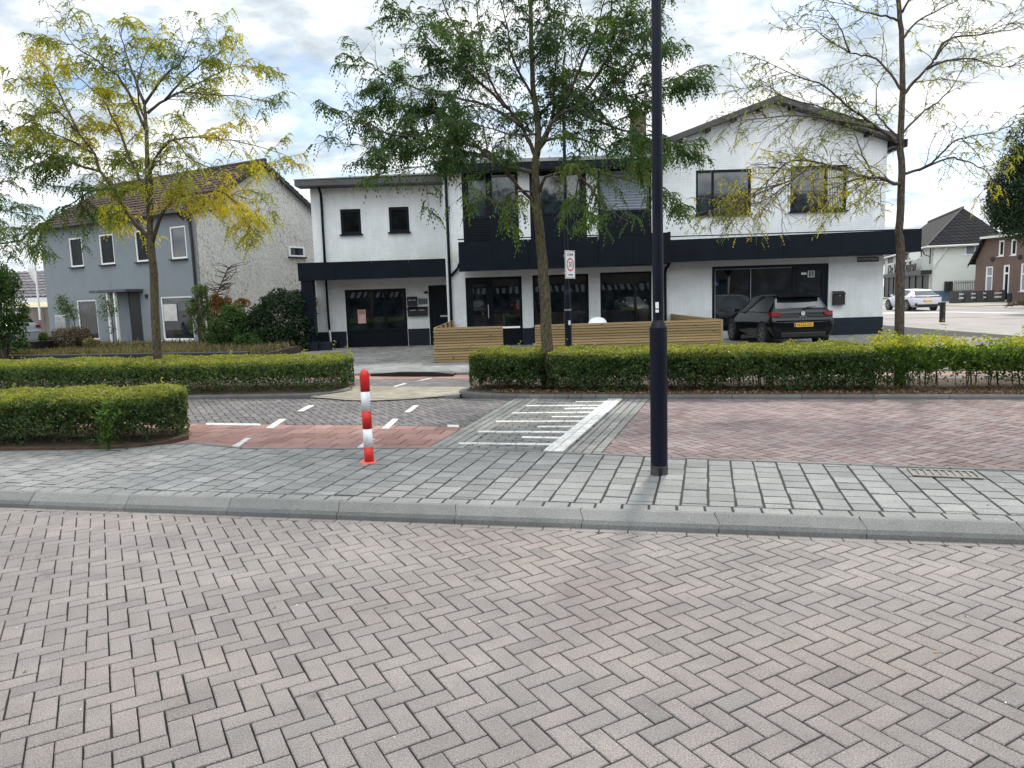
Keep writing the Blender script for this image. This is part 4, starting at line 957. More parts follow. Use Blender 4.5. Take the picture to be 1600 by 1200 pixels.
window(B,-5.70,-5.00,3.95,4.79,Y1+.03,.085,pm='glass_dark',sill='navy_frame');window(B,-4.04,-3.35,3.97,4.81,Y1+.03,.085,pm='glass_dark',sill='navy_frame')
window(B,-5.70,-3.58,.03,2.05,Y1+.03,.09,vm=(-4.33,),hm=(.62,),name='shop_window',panes=[(-5.61,-4.37,.66,1.96,'glass_shop'),(-4.29,-3.67,.66,1.96,'glass_shop'),(-5.61,-3.67,.1,.6,'navy_frame')])
d=window(B,-2.80,-2.06,.0,2.12,Y1+.02,.075,name='door',panes=[(-2.72,-2.12,.03,2.04,'navy')])
s=MB();s.box((-2.42,Y1-.01,1.02),(-2.14,Y1+.045,1.08));sub(s,'letter_slot','metal',d)
m=MB();m.box((-6.70,Y1-.03,0),(-5.72,Y1-.001,.62));m.build('plinth','navy_brick',B);m=MB();m.box((-3.56,Y1-.03,0),(-2.82,Y1-.001,.64));m.build('plinth','navy_brick',B)
# roof of the wing
m=MB();m.box((-7.0,24.65,5.50),(-2.0,25.29,5.58));m.box((-7.0,24.6,5.50),(-2.0,24.66,5.68));m.build('gutter','roof_edge',B)
m=MB();m.add([(-7.02,24.58,5.69),(-2.0,24.58,5.75),(-2.0,31,6.35),(-7.02,31,6.3),(-7.02,24.58,5.72),(-2.0,24.58,5.80),(-2.0,31,6.42),(-7.02,31,6.37)],[(0,3,2,1),(4,5,6,7),(0,1,5,4),(3,7,6,2),(0,4,7,3),(1,2,6,5)]);m.build('roof','roof_sheet',B)
# wing canopy with corner post
def panels(x0,x1,y0,y1,z0,z1,n,par,name='canopy',zr=0.):
    m=MB()
    def slant(x): return zr*(x-x0)/(x1-x0)
    for i in range(n):
        a=x0+(x1-x0)*i/n+.004*(i>0);b=x0+(x1-x0)*(i+1)/n-.004
        m.add([(a,y0,z0+slant(a)),(b,y0,z0+slant(b)),(b,y0+.03,z0+slant(b)),(a,y0+.03,z0+slant(a)),(a,y0,z1+slant(a)),(b,y0,z1+slant(b)),(b,y0+.03,z1+slant(b)),(a,y0+.03,z1+slant(a))],[(0,3,2,1),(4,5,6,7),(0,1,5,4),(1,2,6,5),(2,3,7,6),(3,0,4,7)])
    m.box((x0+.01,y0+.031,z0+.05+min(0,zr)),(x1-.01,y1,z1-.04+min(0,zr)));m.box((x0-.01,y0-.012,z1+max(0,zr)+.001),(x1+.01,y0+.09,z1+max(0,zr)+.028),mat=None)
    return m.build(name,'navy',par)
panels(-6.93,-2.06,24.1,25.29,2.37,2.93,4,B)
m=MB();m.box((-6.87,24.13,.36),(-6.49,24.5,2.40));m.build('post','navy',B,bevel=.01)
m=MB();m.box((-6.93,24.05,0),(-6.42,24.56,.36));m.box((-6.42,24.2,0),(-6.0,25.27,.30));m.build('post_base','navy_brick',B)
# ----- middle part
hc_=[(-1.43,.42,.0,2.31),(.78,2.62,.63,2.32),(3.0,4.69,.63,2.34),(-1.43,.39,3.3,5.66),(.76,2.6,3.3,5.66),(2.97,4.71,3.3,5.66)]
wallh(-2.05,5.04,0,5.75,Y2,.14,hc_).build('wall','white_wall',B)
m=MB();m.box((-2.05,Y2+.141,0),(-1.93,Y1-.001,5.75));m.build('side_wall','white_wall',B)
f1=window(B,-1.43,.42,.0,2.31,Y2+.04,.09,vm=(-.58,),name='shop_door',panes=[(-1.34,-.62,.62,2.22,'glass_shop'),(-.54,.33,.68,2.22,'glass_shop'),(-1.34,.33,.05,.6,'navy_frame')])
s=MB()
for a,b in ((-1.33,-1.20),(-.76,-.63)): s.box((a,Y2+.02,.1),(b,Y2+.06,2.2))
s.box((-1.2,Y2+.02,2.08),(-.76,Y2+.06,2.2));s.box((-1.2,Y2+.02,.1),(-.76,Y2+.06,.62));sub(s,'door_leaf','navy_frame',f1)
s=MB();s.tube([(-.70,Y2-.02,.95),(-.70,Y2-.05,1.0),(-.70,Y2-.05,1.35),(-.70,Y2-.02,1.4)],.012,6);sub(s,'handle','metal',f1)
window(B,.78,2.62,.63,2.32,Y2+.04,.07,name='shop_window',pm='glass_shop',sill='navy_frame');window(B,3.0,4.69,.63,2.34,Y2+.04,.06,name='shop_window',pm='glass_shop',sill='navy_frame')
m=MB();m.box((.42,Y2-.03,0),(5.05,Y2-.001,.60));m.build('plinth','navy_brick',B);m=MB();m.box((-2.06,Y2-.03,0),(-1.45,Y2-.001,.60));m.build('plinth','navy_brick',B)
# upper windows of the middle part: door pair, plain, blinds
w=window(B,-1.43,.39,3.3,5.66,Y2+.04,.10,vm=(-.50,),hm=(),name='window',panes=[(-1.22,-.54,4.28,5.42,'glass_up'),(-.46,.29,4.32,5.50,'glass_up'),(-1.33,-.55,3.4,4.2,'navy'),(-.45,.29,3.4,4.25,'navy'),(-1.33,-.55,5.48,5.56,'navy')])
s=MB()
for a,b in ((-1.33,-1.22),(-.66,-.55)): s.box((a,Y2+.03,4.2),(b,Y2+.075,5.5))
s.box((-1.22,Y2+.03,5.42),(-.66,Y2+.075,5.5));s.box((-1.22,Y2+.03,4.18),(-.66,Y2+.075,4.28));s.box((-.45,Y2+.03,4.25),(.29,Y2+.075,4.34))
for i in range(9): s.box((-1.3,Y2+.05,3.42+i*.085),(-.6,Y2+.068,3.47+i*.085))
sub(s,'door_leaf','navy_frame',w)
window(B,.76,2.6,3.3,5.66,Y2+.04,.08,hm=(4.30,),vm=(2.42,),panes=[(.84,2.38,4.34,5.58,'glass_up'),(2.46,2.52,4.34,5.58,'navy'),(.84,2.52,3.38,4.26,'navy')])
w=window(B,2.97,4.71,3.3,5.66,Y2+.04,.07,hm=(4.28,),panes=[(3.04,4.64,3.38,4.24,'navy')],label='upper window with closed horizontal slat blinds')
s=MB()
for i in range(14): z=4.34+i*.09; s.add([(3.04,Y2+.10,z),(4.64,Y2+.10,z),(4.64,Y2+.075,z+.05),(3.04,Y2+.075,z+.05),(4.64,Y2+.10,z+.09),(3.04,Y2+.10,z+.09)],[(0,1,2,3),(3,2,4,5)])
sub(s,'blinds','blind',w);s=MB();s.box((3.02,Y2+.11,4.25),(4.66,Y2+.13,5.62));sub(s,'backing','navy',w)
# eaves and canopy of the middle part
m=MB();m.box((-2.2,23.45,5.66),(5.0,23.999,5.76));m.box((-1.52,23.4,5.60),(5.05,23.45,5.84));m.build('eaves','navy',B)
m=MB();m.box((-2.3,23.37,5.841),(5.0,30,5.95));m.build('roof','roof_sheet',B)
panels(-1.52,4.93,22.6,23.83,2.46,3.36,6,B,zr=.07)
m=MB();m.box((4.935,22.62,2.55),(5.02,23.98,3.48));m.build('canopy_end','navy',B)
# ----- gable part
hg=[(6.14,7.93,4.09,5.50),(9.2,11.03,4.11,5.54),(6.67,10.5,.30,2.42)]
gx0,gx1,zw=5.05,12.30,5.86
def rz_(x): return 7.62-.347*abs(x-8.62)
mg=wallh(gx0,gx1,0,zw,Y3-.04,.14,hg,ends=False)
mg.add([(gx0,Y3-.04,zw),(gx1,Y3-.04,zw),(gx1,Y3-.04,rz_(gx1)-.1),(8.62,Y3-.04,rz_(8.62)-.1),(gx0,Y3-.04,rz_(gx0)-.1)],[(0,1,2,3,4)])
mg.box((gx1-.14,Y3-.039,0),(gx1+.001,33,6.2));mg.build('gable_wall','white_wall',B)
m=MB()
for s_ in (-1,1):
    xe=8.62+s_*3.98;ze=rz_(xe)
    for (y0,y1,dz,t) in ((23.55,33.3,.0,.10),):
        m.add([(8.62,y0,rz_(8.62)+.06),(xe,y0,ze+.06),(xe,y0,ze-.12),(8.62,y0,rz_(8.62)-.12),(8.62,y1,rz_(8.62)+.06),(xe,y1,ze+.06),(xe,y1,ze-.12),(8.62,y1,rz_(8.62)-.12)],[(0,1,2,3),(4,7,6,5),(0,4,5,1),(1,5,6,2),(3,2,6,7)])
m.build('gable_roof','roof_edge',B)
m=MB()
for s_ in (-1,1):
    for k in range(5):
        x=8.62+s_*(.5+k*.82);z=rz_(x)-.121;m.box((x-.05,23.62,z-.10),(x+.05,Y3-.041,z-.02))
m.build('rafter_ends','navy',B)
m=MB();m.box((12.32,23.7,6.02),(12.62,33,6.18));m.box((12.62,23.62,5.98),(12.77,33.2,6.22));m.build('gutter','navy',B)
window(B,6.14,7.93,4.09,5.50,Y3,.075,vm=(6.70,),sill='navy_frame');
w=window(B,9.2,11.03,4.11,5.54,Y3,.075,vm=(10.36,),sill='navy_frame',label='upper window with a white net curtain behind its right pane')
s=MB()
for i in range(9): s.box((10.44+i*.055,Y3+.012,4.2),(10.47+i*.055,Y3+.029,5.4))
sub(s,'curtain','curtain',w)
w=window(B,6.67,10.5,.30,2.42,Y3,.075,vm=(8.0,9.36),name='shop_window',pm='glass_shop')
s=MB();s.box((9.45,Y3+.01,.4),(9.56,Y3+.03,2.32));s.box((10.3,Y3+.01,.4),(10.42,Y3+.03,2.32));s.box((9.56,Y3+.01,2.2),(10.3,Y3+.03,2.32));sub(s,'door_leaf','navy_frame',w)
s=MB();s.box((6.77,Y3-.006,.42),(6.79,Y3+.0,2.33));s.box((6.79,Y3-.006,2.31),(9.30,Y3+.0,2.33));s.box((7.94,Y3-.009,.42),(7.965,Y3-.0001,2.31));sub(s,'trim','blind',w)
s=MB();s.box((9.62,Y3+.018,2.07),(9.80,Y3+.029,2.14));sub(s,'sticker','paper',w)
s=MB();s.box((9.84,Y3+.018,1.98),(10.06,Y3+.029,2.19));sub(s,'sticker','paper',w)
for r_ in range(3):
    for c_ in range(2):
        s=MB();s.box((9.87+c_*.09,Y3+.014,2.0+r_*.062),(9.94+c_*.09,Y3+.0179,2.045+r_*.062));sub(s,'sticker_print','navy_frame',w)
m=MB();m.box((10.51,Y3-.07,0),(12.32,Y3-.041,.62));m.build('plinth','navy_brick',B);m=MB();m.box((5.06,Y3-.07,0),(6.66,Y3-.041,.60));m.build('plinth','navy_brick',B)
panels(5.03,12.31,23.05,23.95,2.56,3.26,4,B,zr=.09)
m=MB();m.box((12.315,23.05,2.66),(13.0,23.9,3.37));m.box((12.325,23.9,2.66),(12.99,33,3.36));m.build('canopy','navy',B)
m=MB();m.box((4.62,27,5.96),(5.13,27.5,8.0));m.box((4.58,26.96,8.0),(5.17,27.54,8.12));m.build('chimney','chimney_brick',B)
def pipe(pts,r=.045,mat='navy'): m=MB();m.tube(spline(pts,2),r,8);return m.build('drainpipe',mat,B,smooth=True)
pipe([(-1.93,Y2-.06,5.7),(-1.93,Y2-.06,4),(-1.93,Y2-.06,2),(-1.93,Y2-.06,.1)],.05)
pipe([(-1.6,Y2-.2,2.75),(-1.66,Y2-.06,2.62),(-1.9,Y2-.06,2.38)],.04)
pipe([(-6.33,24.9,5.55),(-6.3,25.22,5.3),(-6.3,25.22,4.2),(-6.3,25.22,2.97)],.045)
pipe([(-6.3,25.22,2.4),(-6.3,25.22,1.5),(-6.28,25.2,.7)],.04);pipe([(-6.28,25.2,.7),(-6.26,25.17,.4),(-6.24,25.12,.06)],.05,'metal')
pipe([(5.25,Y3-.2,2.6),(5.2,Y3-.11,2.45),(5.12,Y3-.11,2.3),(5.12,Y3-.11,1.2),(5.12,Y3-.11,.1)],.045)
# things fixed to the walls
def mailbox(name,label,x0,x1,z0,z1,y,d,slots,mat='black',cat='letterbox'):
    e=empty(name,((x0+x1)/2,y,z0),label,cat);m=MB();m.box((x0,y-d,z0),(x1,y-.002,z1-.03));m.add([(x0-.01,y-d-.03,z1-.05),(x1+.01,y-d-.03,z1-.05),(x1+.01,y-.002,z1+.03),(x0-.01,y-.002,z1+.03),(x0-.01,y-d-.03,z1-.03),(x1+.01,y-d-.03,z1-.03),(x1+.01,y-.002,z1+.05),(x0-.01,y-.002,z1+.05)],[(0,3,2,1),(4,5,6,7),(0,1,5,4),(1,2,6,5),(3,0,4,7),(2,3,7,6)]);m.build('body',mat,e)
    for a,b,z in slots: s=MB();s.box((a,y-d-.008,z),(b,y-d-.0005,z+.035));s.build('name_plate','metal',e)
    return e
mailbox('letterbox','single black letterbox on the white wall beside the parked black car',10.63,10.99,1.05,1.45,Y3-.04,.16,[(10.80,10.83,1.33)])
mailbox('letterbox','upper square bank of black letterboxes beside the wing shop window',-3.54,-3.2,1.42,1.70,Y1,.12,[(-3.5,-3.38,1.62),(-3.34,-3.24,1.62)])
mailbox('letterbox','lower wide bank of black letterboxes beside the wing shop window',-3.54,-2.85,1.08,1.35,Y1,.12,[(-3.45,-3.26,1.27),(-3.15,-2.95,1.27)])
e=empty('name_board',(-3,Y1,1.48),'grey name board on the wall above the wide letterboxes','board');m=MB();m.box((-3.15,Y1-.03,1.48),(-2.85,Y1-.002,1.67));m.build('board','roof_edge',e)
for i in range(4): s=MB();s.box((-3.12,Y1-.036,1.505+i*.04),(-2.88,Y1-.0305,1.52+i*.04));s.build('text_line','blind',e)
e=empty('wall_lamp',(-2.95,Y1,1.86),'small wall lamp above the name board beside the navy door','lamp');m=MB();m.box((-3.0,Y1-.05,1.84),(-2.93,Y1-.002,1.92));m.build('bracket','metal',e);m=MB();m.tube([(-2.93,Y1-.08,1.87),(-2.83,Y1-.14,1.89)],[.03,.045],10);m.build('lamp_head','black',e)
e=empty('street_sign',(11.77,Y3-.04,2.42),'small dark enamel street name sign under the right canopy','street sign');m=MB();m.box((11.42,Y3-.065,2.42),(12.13,Y3-.042,2.585));m.build('plate','sign_black',e,bevel=.02)
text('lettering','HOOFDSTRAAT',.115,(11.775,Y3-.067,2.502),(PI/2,0,0),'paper',e,width=.82)
e=empty('poster',(-5.3,Y1+.05,1.0),'pink paper poster inside the left shop window','poster');m=MB();m.box((-5.30,Y1+.02,.88),(-5.02,Y1+.03,1.36));m.build('sheet','pink_paper',e)
m=MB();m.box((-5.27,Y1+.014,1.22),(-5.05,Y1+.0195,1.33));m.build('heading','wood_new',e)
for i in range(5): s=MB();s.box((-5.26,Y1+.014,.93+i*.052),(-5.08,Y1+.0195,.95+i*.052));s.build('text_line','paper',e)
# ----- timber fences
def plank_fence(label,front,ret,h=.88,z0=.06,name='timber_fence'):
    e=empty(name,(front[0][0],front[0][1],z0),label,'fence','low timber slat fences in front of the shops')
    def run(a,b,nm):
        a=Vector(a);b=Vector(b);t=(b-a);L=t.length;t.normalize();n=Vector((t.y,-t.x));k=13;hh=h/k;mb=MB()
        ang=math.atan2(t.y,t.x);X=Matrix.Translation((a.x,a.y,z0))@Matrix.Rotation(ang,4,'Z')
        R=random.Random(k)
        for i in range(k):
            pr=.014 if i%2 else 0
            mb.box((0,-.0-pr,i*hh+.002),(L,.022,(i+1)*hh-.011),mat=X)
        mb.box((0,.0225,.0),(L,.0235,h-.02),mat=X,mi=1)
        p=mb.build(nm,['wood_new','bark_dark'],e)
        mb=MB()
        for s in [0.03]+[L*i/max(1,round(L/1.6)) for i in range(1,max(1,round(L/1.6)))]+[L-.1]: mb=MB();mb.box((s,.024,-.05),(s+.07,.094,h-.02),mat=X);mb.build('post','wood_new',e)
    run(front[0],front[1],'front_panel')
    for r in ret: run(r[0],r[1],'side_panel')
    return e
plank_fence('short timber slat fence panel left of the shop door',((-1.93,18.27),(-.19,18.27)),[((-1.935,23.9),(-1.935,18.28))])
plank_fence('long timber slat fence enclosing the terrace behind the right hedge',((.62,18.27),(5.28,18.27)),[((5.285,23.9),(5.285,18.28))])
# round white terrace chair showing above the fence
e=empty('terrace_chair',(2.72,22.6,.05),'white rounded chair back showing above the long timber fence','chair');m=MB();m.lathe([(.02,.42),(.26,.42),(.29,.46),(.30,.5)],(2.75,22.6,.05),20);m.build('seat','white_frame',e)
m=MB();n_=13
for i in range(n_-1):
    a0=PI*i/(n_-1);a1=PI*(i+1)/(n_-1)
    m.add([(2.75+.3*math.cos(a),22.75+.08*math.sin(a)+dy,.55+z) for a in (a0,a1) for dy in (0,.03) for z in (-.05,.02+.36*math.sin(a)**.5)],[(0,1,5,4),(2,6,7,3),(1,3,7,5)])
m.build('backrest','white_frame',e,smooth=True)
for sx in (-1,1):
    for sy in (-1,1): m=MB();m.tube([(2.75+sx*.17,22.6+sy*.17,.47),(2.75+sx*.22,22.6+sy*.22,.05)],.015,6);m.build('leg','metal',e)
# ================================================================== GREY HOUSE (local frame: x along facade from left, y back)
hx0=Vector((-20.9,33.0));hx1=Vector((-11.85,27.9));hd=(hx1-hx0);HW=hd.length;ang=math.atan2(hd.y,hd.x)
Hs=empty('house',(hx0.x,hx0.y,.05),'grey rendered two storey house with brown tiled saddle roof','house',rz=ang,local=True)
def hl_(px,py):  # pixel -> local x,z on the facade plane
    d=ray(px,py);n=Vector((math.sin(ang),-math.cos(ang)));k=(hx0.x*n.x+hx0.y*n.y)/(d[0]*n.x+d[1]*n.y)
    P=Vector((d[0]*k,d[1]*k));return ((P-hx0).dot(hd.normalized()),HC+d[2]*k-.05)
def rect(px0,py0,px1,py1,pxb0=None,pxb1=None):
    a=hl_(px0,py0);b=hl_(px1,py1);return (a[0],b[0],b[1],a[1])
ups=[(106,371,131,415),(153,366,180,412),(209,361,236,409),(264,357,293,404)]
lows=[(119,469,155,524),(250,464,304,524)]
zh=5.25;HD=7.0
def wr(q):
    x0,z1=hl_(q[0],q[1]);x1,z0=hl_(q[2],q[3]);return [x0,x1,z0,z1]
U=[wr(q) for q in ups];Lw=[wr(q) for q in lows]
zt=sum(u[3] for u in U)/4;zb=sum(u[2] for u in U)/4
for u in U: u[2]=zb;u[3]=zt
for u in Lw: u[2]=.30;u[3]=sum(x[3] for x in Lw)/2
dx0=hl_(182,500)[0];dx1=hl_(222,500)[0]
door=[dx0,dx1,.0,2.25]
wallh(0,HW,0,zh,0,.12,[tuple(u) for u in U+Lw+[door]]).build('wall','stucco_grey',Hs)
for u in U: window(Hs,*u,.02,.07,fm='white_frame',pm='dark_pane' if u is not U[3] else 'glass_up',sill='black',dep=.07)
window(Hs,*Lw[0],.02,.06,fm='white_frame',pm='glass_shop',sill='white_frame',dep=.07)
w=window(Hs,*Lw[1],.02,.06,fm='white_frame',pm='glass_shop',sill='white_frame',dep=.07,label='wide ground floor window with a pale roller blind')
a,b,c,d_=Lw[1];s=MB();s.box((a+.1,.03,c+.75),(a+(b-a)*.48,.045,d_-.3));sub(s,'roller_blind','curtain',w)
# entrance: porch slab, columns, side light, door
m=MB();m.box((dx0-.5,-.75,2.26),(dx1+.25,.0,2.36));m.build('porch_roof','roof_edge',Hs)
cxa,cxb=hl_(205,500)[0]-.45,hl_(216,500)[0]-.45
for x in (cxa,cxb): m=MB();m.box((x-.045,-.66,-.1),(x+.045,-.56,2.26));m.build('porch_column','white_frame',Hs)
m=MB();m.box((dx0,.06,0),(dx0+.85,.12,2.24));m.build('door','stucco_grey',Hs);m=MB();m.box((dx0+.86,.08,0),(dx1,.12,2.24));m.build('side_light','black',Hs)
m=MB();m.box((dx1+.4,-.06,1.98),(dx1+.52,-.005,2.14));m.build('wall_light','black',Hs)
# side and back walls with gable
rise=2.15
m=MB();m.add([(HW,.001,0),(HW,HD,0),(HW,HD,zh),(HW,HD/2,zh+rise),(HW,.001,zh)],[(0,1,2,3,4)]);m.build('side_wall','stucco_vine',Hs)
m=MB();m.add([(0,.001,0),(0,HD,0),(0,HD,zh),(0,HD/2,zh+rise),(0,.001,zh)],[(4,3,2,1,0)]);m.add([(0,HD,0),(HW,HD,0),(HW,HD,zh),(0,HD,zh)],[(0,1,2,3)]);m.build('back_wall','stucco_grey',Hs)
def tile_roof(name,o,ux,up,W,Hh,rows,cols,mat,par,amp=.03,step=.035,local=True):
    ux=Vector(ux).normalized();up=Vector(up).normalized();nn=ux.cross(up);mb=MB();S=6
    for r in range(rows):
        vs=[];k=cols*S
        for e in range(2):
            for i in range(k+1):
                x=W*i/k;y=Hh*(r+e*1.08)/rows if r<rows-1 or e==0 else Hh
                hgt=amp*abs(math.sin(PI*i/S))**.7+(step*(1-e))
                vs.append(Vector(o)+ux*x+up*y+nn*hgt)
        lo=[Vector(o)+ux*(W*i/k)+up*(Hh*r/rows)-nn*.01 for i in range(k+1)]
        mb.add(vs,[(i,i+1,k+1+i+1,k+1+i) for i in range(k)]);mb.add(vs[:k+1]+lo,[(i+k+1,i+k+2,i+1,i) for i in range(k)])
    return mb.build(name,mat,par)
sl=math.hypot(HD/2,rise);ov=.35
upv=(0,HD/2,rise);k_=ov/sl
tile_roof('roof',(-.25,-ov*(HD/2)/sl,zh-ov*rise/sl+.06),(1,0,0),upv,HW+.5,sl+ov,15,38,'tile_brown',Hs)
tile_roof('rear_roof',(HW+.25,HD+ov*(HD/2)/sl,zh-ov*rise/sl+.06),(-1,0,0),(0,-HD/2,rise),HW+.5,sl+ov,15,38,'tile_brown',Hs)
m=MB();m.tube([(-.27,HD/2,zh+rise+.1),(HW+.27,HD/2,zh+rise+.1)],.09,8);m.build('ridge','tile_brown',Hs)
for s_,y0 in ((1,0),(-1,HD)):
    for x in (HW+.20,-.26):
        m=MB()
        a=Vector((x,y0-s_*ov*(HD/2)/sl,zh-ov*rise/sl));b=Vector((x,HD/2,zh+rise));m.add([tuple(a+Vector((0,0,-.14))),tuple(b+Vector((0,0,-.14))),tuple(b+Vector((0,0,.06))),tuple(a+Vector((0,0,.06)))]+[tuple(v+Vector((.06,0,0))) for v in (a+Vector((0,0,-.14)),b+Vector((0,0,-.14)),b+Vector((0,0,.06)),a+Vector((0,0,.06)))],[(0,1,2,3),(7,6,5,4),(0,4,5,1),(3,2,6,7)]);m.build('bargeboard','black',Hs)
m=MB();m.box((-.2,-.36,zh-.12),(HW+.2,-.24,zh-.01));m.box((-.1,-.239,zh-.1),(HW+.05,-.002,zh-.06));m.build('gutter','roof_edge',Hs)
m=MB();m.tube(spline([(HW-.55,-.3,zh-.1),(HW-.4,-.12,zh-.35),(HW-.12,-.07,zh-.55),(HW-.08,-.07,2.),(HW-.08,-.07,.1)],3),.05,8);m.build('drainpipe','black',Hs,smooth=True)
# small window in the side wall
m=MB();wy=5.15;wz=3.62;m.box((HW-.02,wy-.45,wz),(HW+.05,wy+.45,wz+.07));m.box((HW-.02,wy-.45,wz+.38),(HW+.05,wy+.45,wz+.45));m.box((HW-.02,wy-.45,wz+.07),(HW+.05,wy-.38,wz+.38));m.box((HW-.02,wy+.38,wz+.07),(HW+.05,wy+.45,wz+.38))
w=m.build('side_window','white_frame',Hs);s=MB();s.box((HW-.01,wy-.39,wz+.06),(HW+.02,wy+.39,wz+.39));sub(s,'pane','glass_up',w);s=MB();s.box((HW,wy-.5,wz-.07),(HW+.12,wy+.5,wz-.003));sub(s,'sill','black',w)
# mailbox pillar at the left corner of the facade
p=AT(100,538,29.5);e=empty('post_box',(p[0],29.5,.07),'grey post box on a stand at the left corner of the grey house','letterbox');m=MB();m.box((p[0]-.2,29.4,.9),(p[0]+.22,29.7,1.45));m.build('box','metal',e,bevel=.02);m=MB();m.box((p[0]-.05,29.5,.0),(p[0]+.05,29.6,.9));m.build('stand','metal',e)
# ----- garage with tiled roof, plank fence and banner at the left
Ga=empty('garage',(-27,38,.05),'low garage with a shiny dark tiled roof left of the grey house','garage')
zg=lambda px,py,Y:AT(px,py,Y)
x0,x1=-32,-21.5;zf=AT(60,472,38)[2];zr0=AT(60,424,41)[2]
m=MB();m.box((x0,38,0),(x1+2,38.15,zf-.25));m.build('wall','stucco_white',Ga)
m=MB();m.box((x0-.3,37.62,zf-.0),(x1+2,37.7,zf+.24));m.build('fascia','white_frame',Ga)
m=MB();m.box((x0,37.97,zf-.9),(x1+1.9,37.99,zf-.30));m.build('window_band','glass_dark',Ga)
tile_roof('roof',(x0-.3,37.6,zf+.25),(1,0,0),(0,3.4,zr0-zf-.25),x1-x0+2.3,math.hypot(3.4,zr0-zf-.25),9,40,'tile_dark',Ga,amp=.05)
pf=empty('plank_fence',(-23,34.6,.05),'weathered grey vertical plank fence before the garage','fence')
a=Vector((-27.5,36.2));b=Vector((-20.6,33.3));t=(b-a).normalized();L=(b-a).length;X=Matrix.Translation((a.x,a.y,.05))@Matrix.Rotation(math.atan2(t.y,t.x),4,'Z')
zt_=AT(60,484,34.8)[2]-.05;m=MB();k=int(L/.17)
for i in range(k): m.box((i*.17+.006,-.01*(i%2),0),((i+1)*.17-.012,.025-.01*(i%2),zt_),mat=X)
m.build('panel','wood_old',pf);m=MB();m.box((0,-.03,zt_+.002),(L,.05,zt_+.05),mat=X);m.build('rail','wood_old',pf)
e=empty('banner_flag',AT(63,487,33.5),'tall white feather banner on a leaning pole behind the plank fence','flag')
top=AT(53,386,33.5);bt=AT(63,500,33.5);m=MB();m.tube([bt,AT(57,440,33.5),top],[.05,.04,.02],8);m.build('pole','white_frame',e)
m=MB();vs=[]
for i in range(15):
    q=i/14;py=388+q*54;c=AT(53+q*4.2,py,33.5);wd=(.05+.28*math.sin(q*PI)**.7*(.4+.9*q));vs+=[(c[0]-.02,c[1],c[2]),(c[0]-.02-wd,c[1]+.06*math.sin(q*9),c[2]-.04),(c[0]-.02,c[1]+.012,c[2]),(c[0]-.02-wd,c[1]+.012+.06*math.sin(q*9),c[2]-.04)]
m.add(vs,[(4*i,4*i+4,4*i+5,4*i+1) for i in range(14)]+[(4*i+3,4*i+7,4*i+6,4*i+2) for i in range(14)]+[(4*i+1,4*i+5,4*i+7,4*i+3) for i in range(14)]);m.build('banner','white_frame',e,smooth=True)
# ================================================================== RESTAURANT AND BRICK HOUSE ON THE RIGHT
Yr=68.;c0=AT(1452,470,Yr);cxr=c0[0];ztop=AT(1452,385,Yr)[2]
dirL=Vector((8.7,27.)).normalized()*-1
# front face recedes from the corner (cxr,Yr) towards the left back ; local x from corner outwards
Rs=empty('restaurant',(cxr,Yr,-.1),'cream white restaurant with grey hipped roof and dark shopfront','building')
fl=Vector((.34,.94)).normalized();bl=Vector((.94,-.34))
X2=Matrix.Translation((cxr,Yr,0))@Matrix.Rotation(math.atan2(-.34,.94),4,'Z')
def x2(mb): mb.v=[tuple(X2@Vector(v)) for v in mb.v];return mb
def sl_(px,py):
    d=ray(px,py);n=Vector((-bl.y,bl.x));k=(cxr*n.x+Yr*n.y)/(d[0]*n.x+d[1]*n.y);P=Vector((d[0]*k,d[1]*k));return ((P-Vector((cxr,Yr))).dot(bl),HC+d[2]*k)
fang=math.atan2(-fl.y,-fl.x)   # local +x runs from far end to the corner
FL=30.
far=Vector((cxr,Yr))+fl*FL
def loc(mb_fn): return mb_fn
X=Matrix.Translation((far.x,far.y,0))@Matrix.Rotation(fang,4,'Z')
def xf(mb): mb.v=[tuple(X@Vector(v)) for v in mb.v];return mb
# facade pixel -> local x,z
def rl_(px,py):
    d=ray(px,py);n=Vector((-fl.y,fl.x));k=(cxr*n.x+Yr*n.y)/(d[0]*n.x+d[1]*n.y);P=Vector((d[0]*k,d[1]*k));return (FL-(P-Vector((cxr,Yr))).dot(fl),HC+d[2]*k)
q0=rl_(1379,430);q1=rl_(1452,424)
zc=2.75
uw=[];
for (a,b,y0,y1) in ((1379.5,1383,399,410),(1387,1396,398,410),(1414,1418.5,396,405),(1420,1425.5,395.5,404),(1430,1441,394,404)):
    A=rl_(a,y0);Bq=rl_(b,y1);uw.append((A[0],Bq[0],4.15,5.05))
sx0=rl_(1381,450)[0];sx1=rl_(1452,450)[0]
wm=wallh(0,FL,-.1,ztop,0,.2,uw+[(sx0,sx1-.3,.0,2.5)]);xf(wm);wm.build('wall','stucco_white',Rs)
DW=6.0
wx0=sl_(1507.5,400)[0];wx1=sl_(1530,400)[0];wz0=sl_(1515,397)[1];wz1=sl_(1515,379)[1]
x2(wallh(.005,DW,-.1,ztop,0,.2,[(wx0,wx1,wz0,wz1)],ends=False)).build('side_wall','stucco_white',Rs)
m=MB();m.box((wx0,.08,wz0),(wx1,.12,wz1));w=x2(m).build('window','blind',Rs)
m=MB()
for xx_ in (wx0,wx0+(wx1-wx0)*.66,wx1-.12): m.box((xx_,.02,wz0),(xx_+.12,.079,wz1))
m.box((wx0+.12,.03,wz1-.12),(wx1-.12,.078,wz1));m.box((wx0-.1,-.06,wz0-.12),(wx1+.1,-.002,wz0+.0));sub(x2(m),'frame','white_frame',w)
m=MB();m.box((.01,-.05,-.1),(DW,-.002,.9));x2(m).build('plinth','blue_plinth',Rs)
def boxl(name,a,b,mat,parent=Rs): m=MB();m.box(a,b);xf(m);return m.build(name,mat,parent)
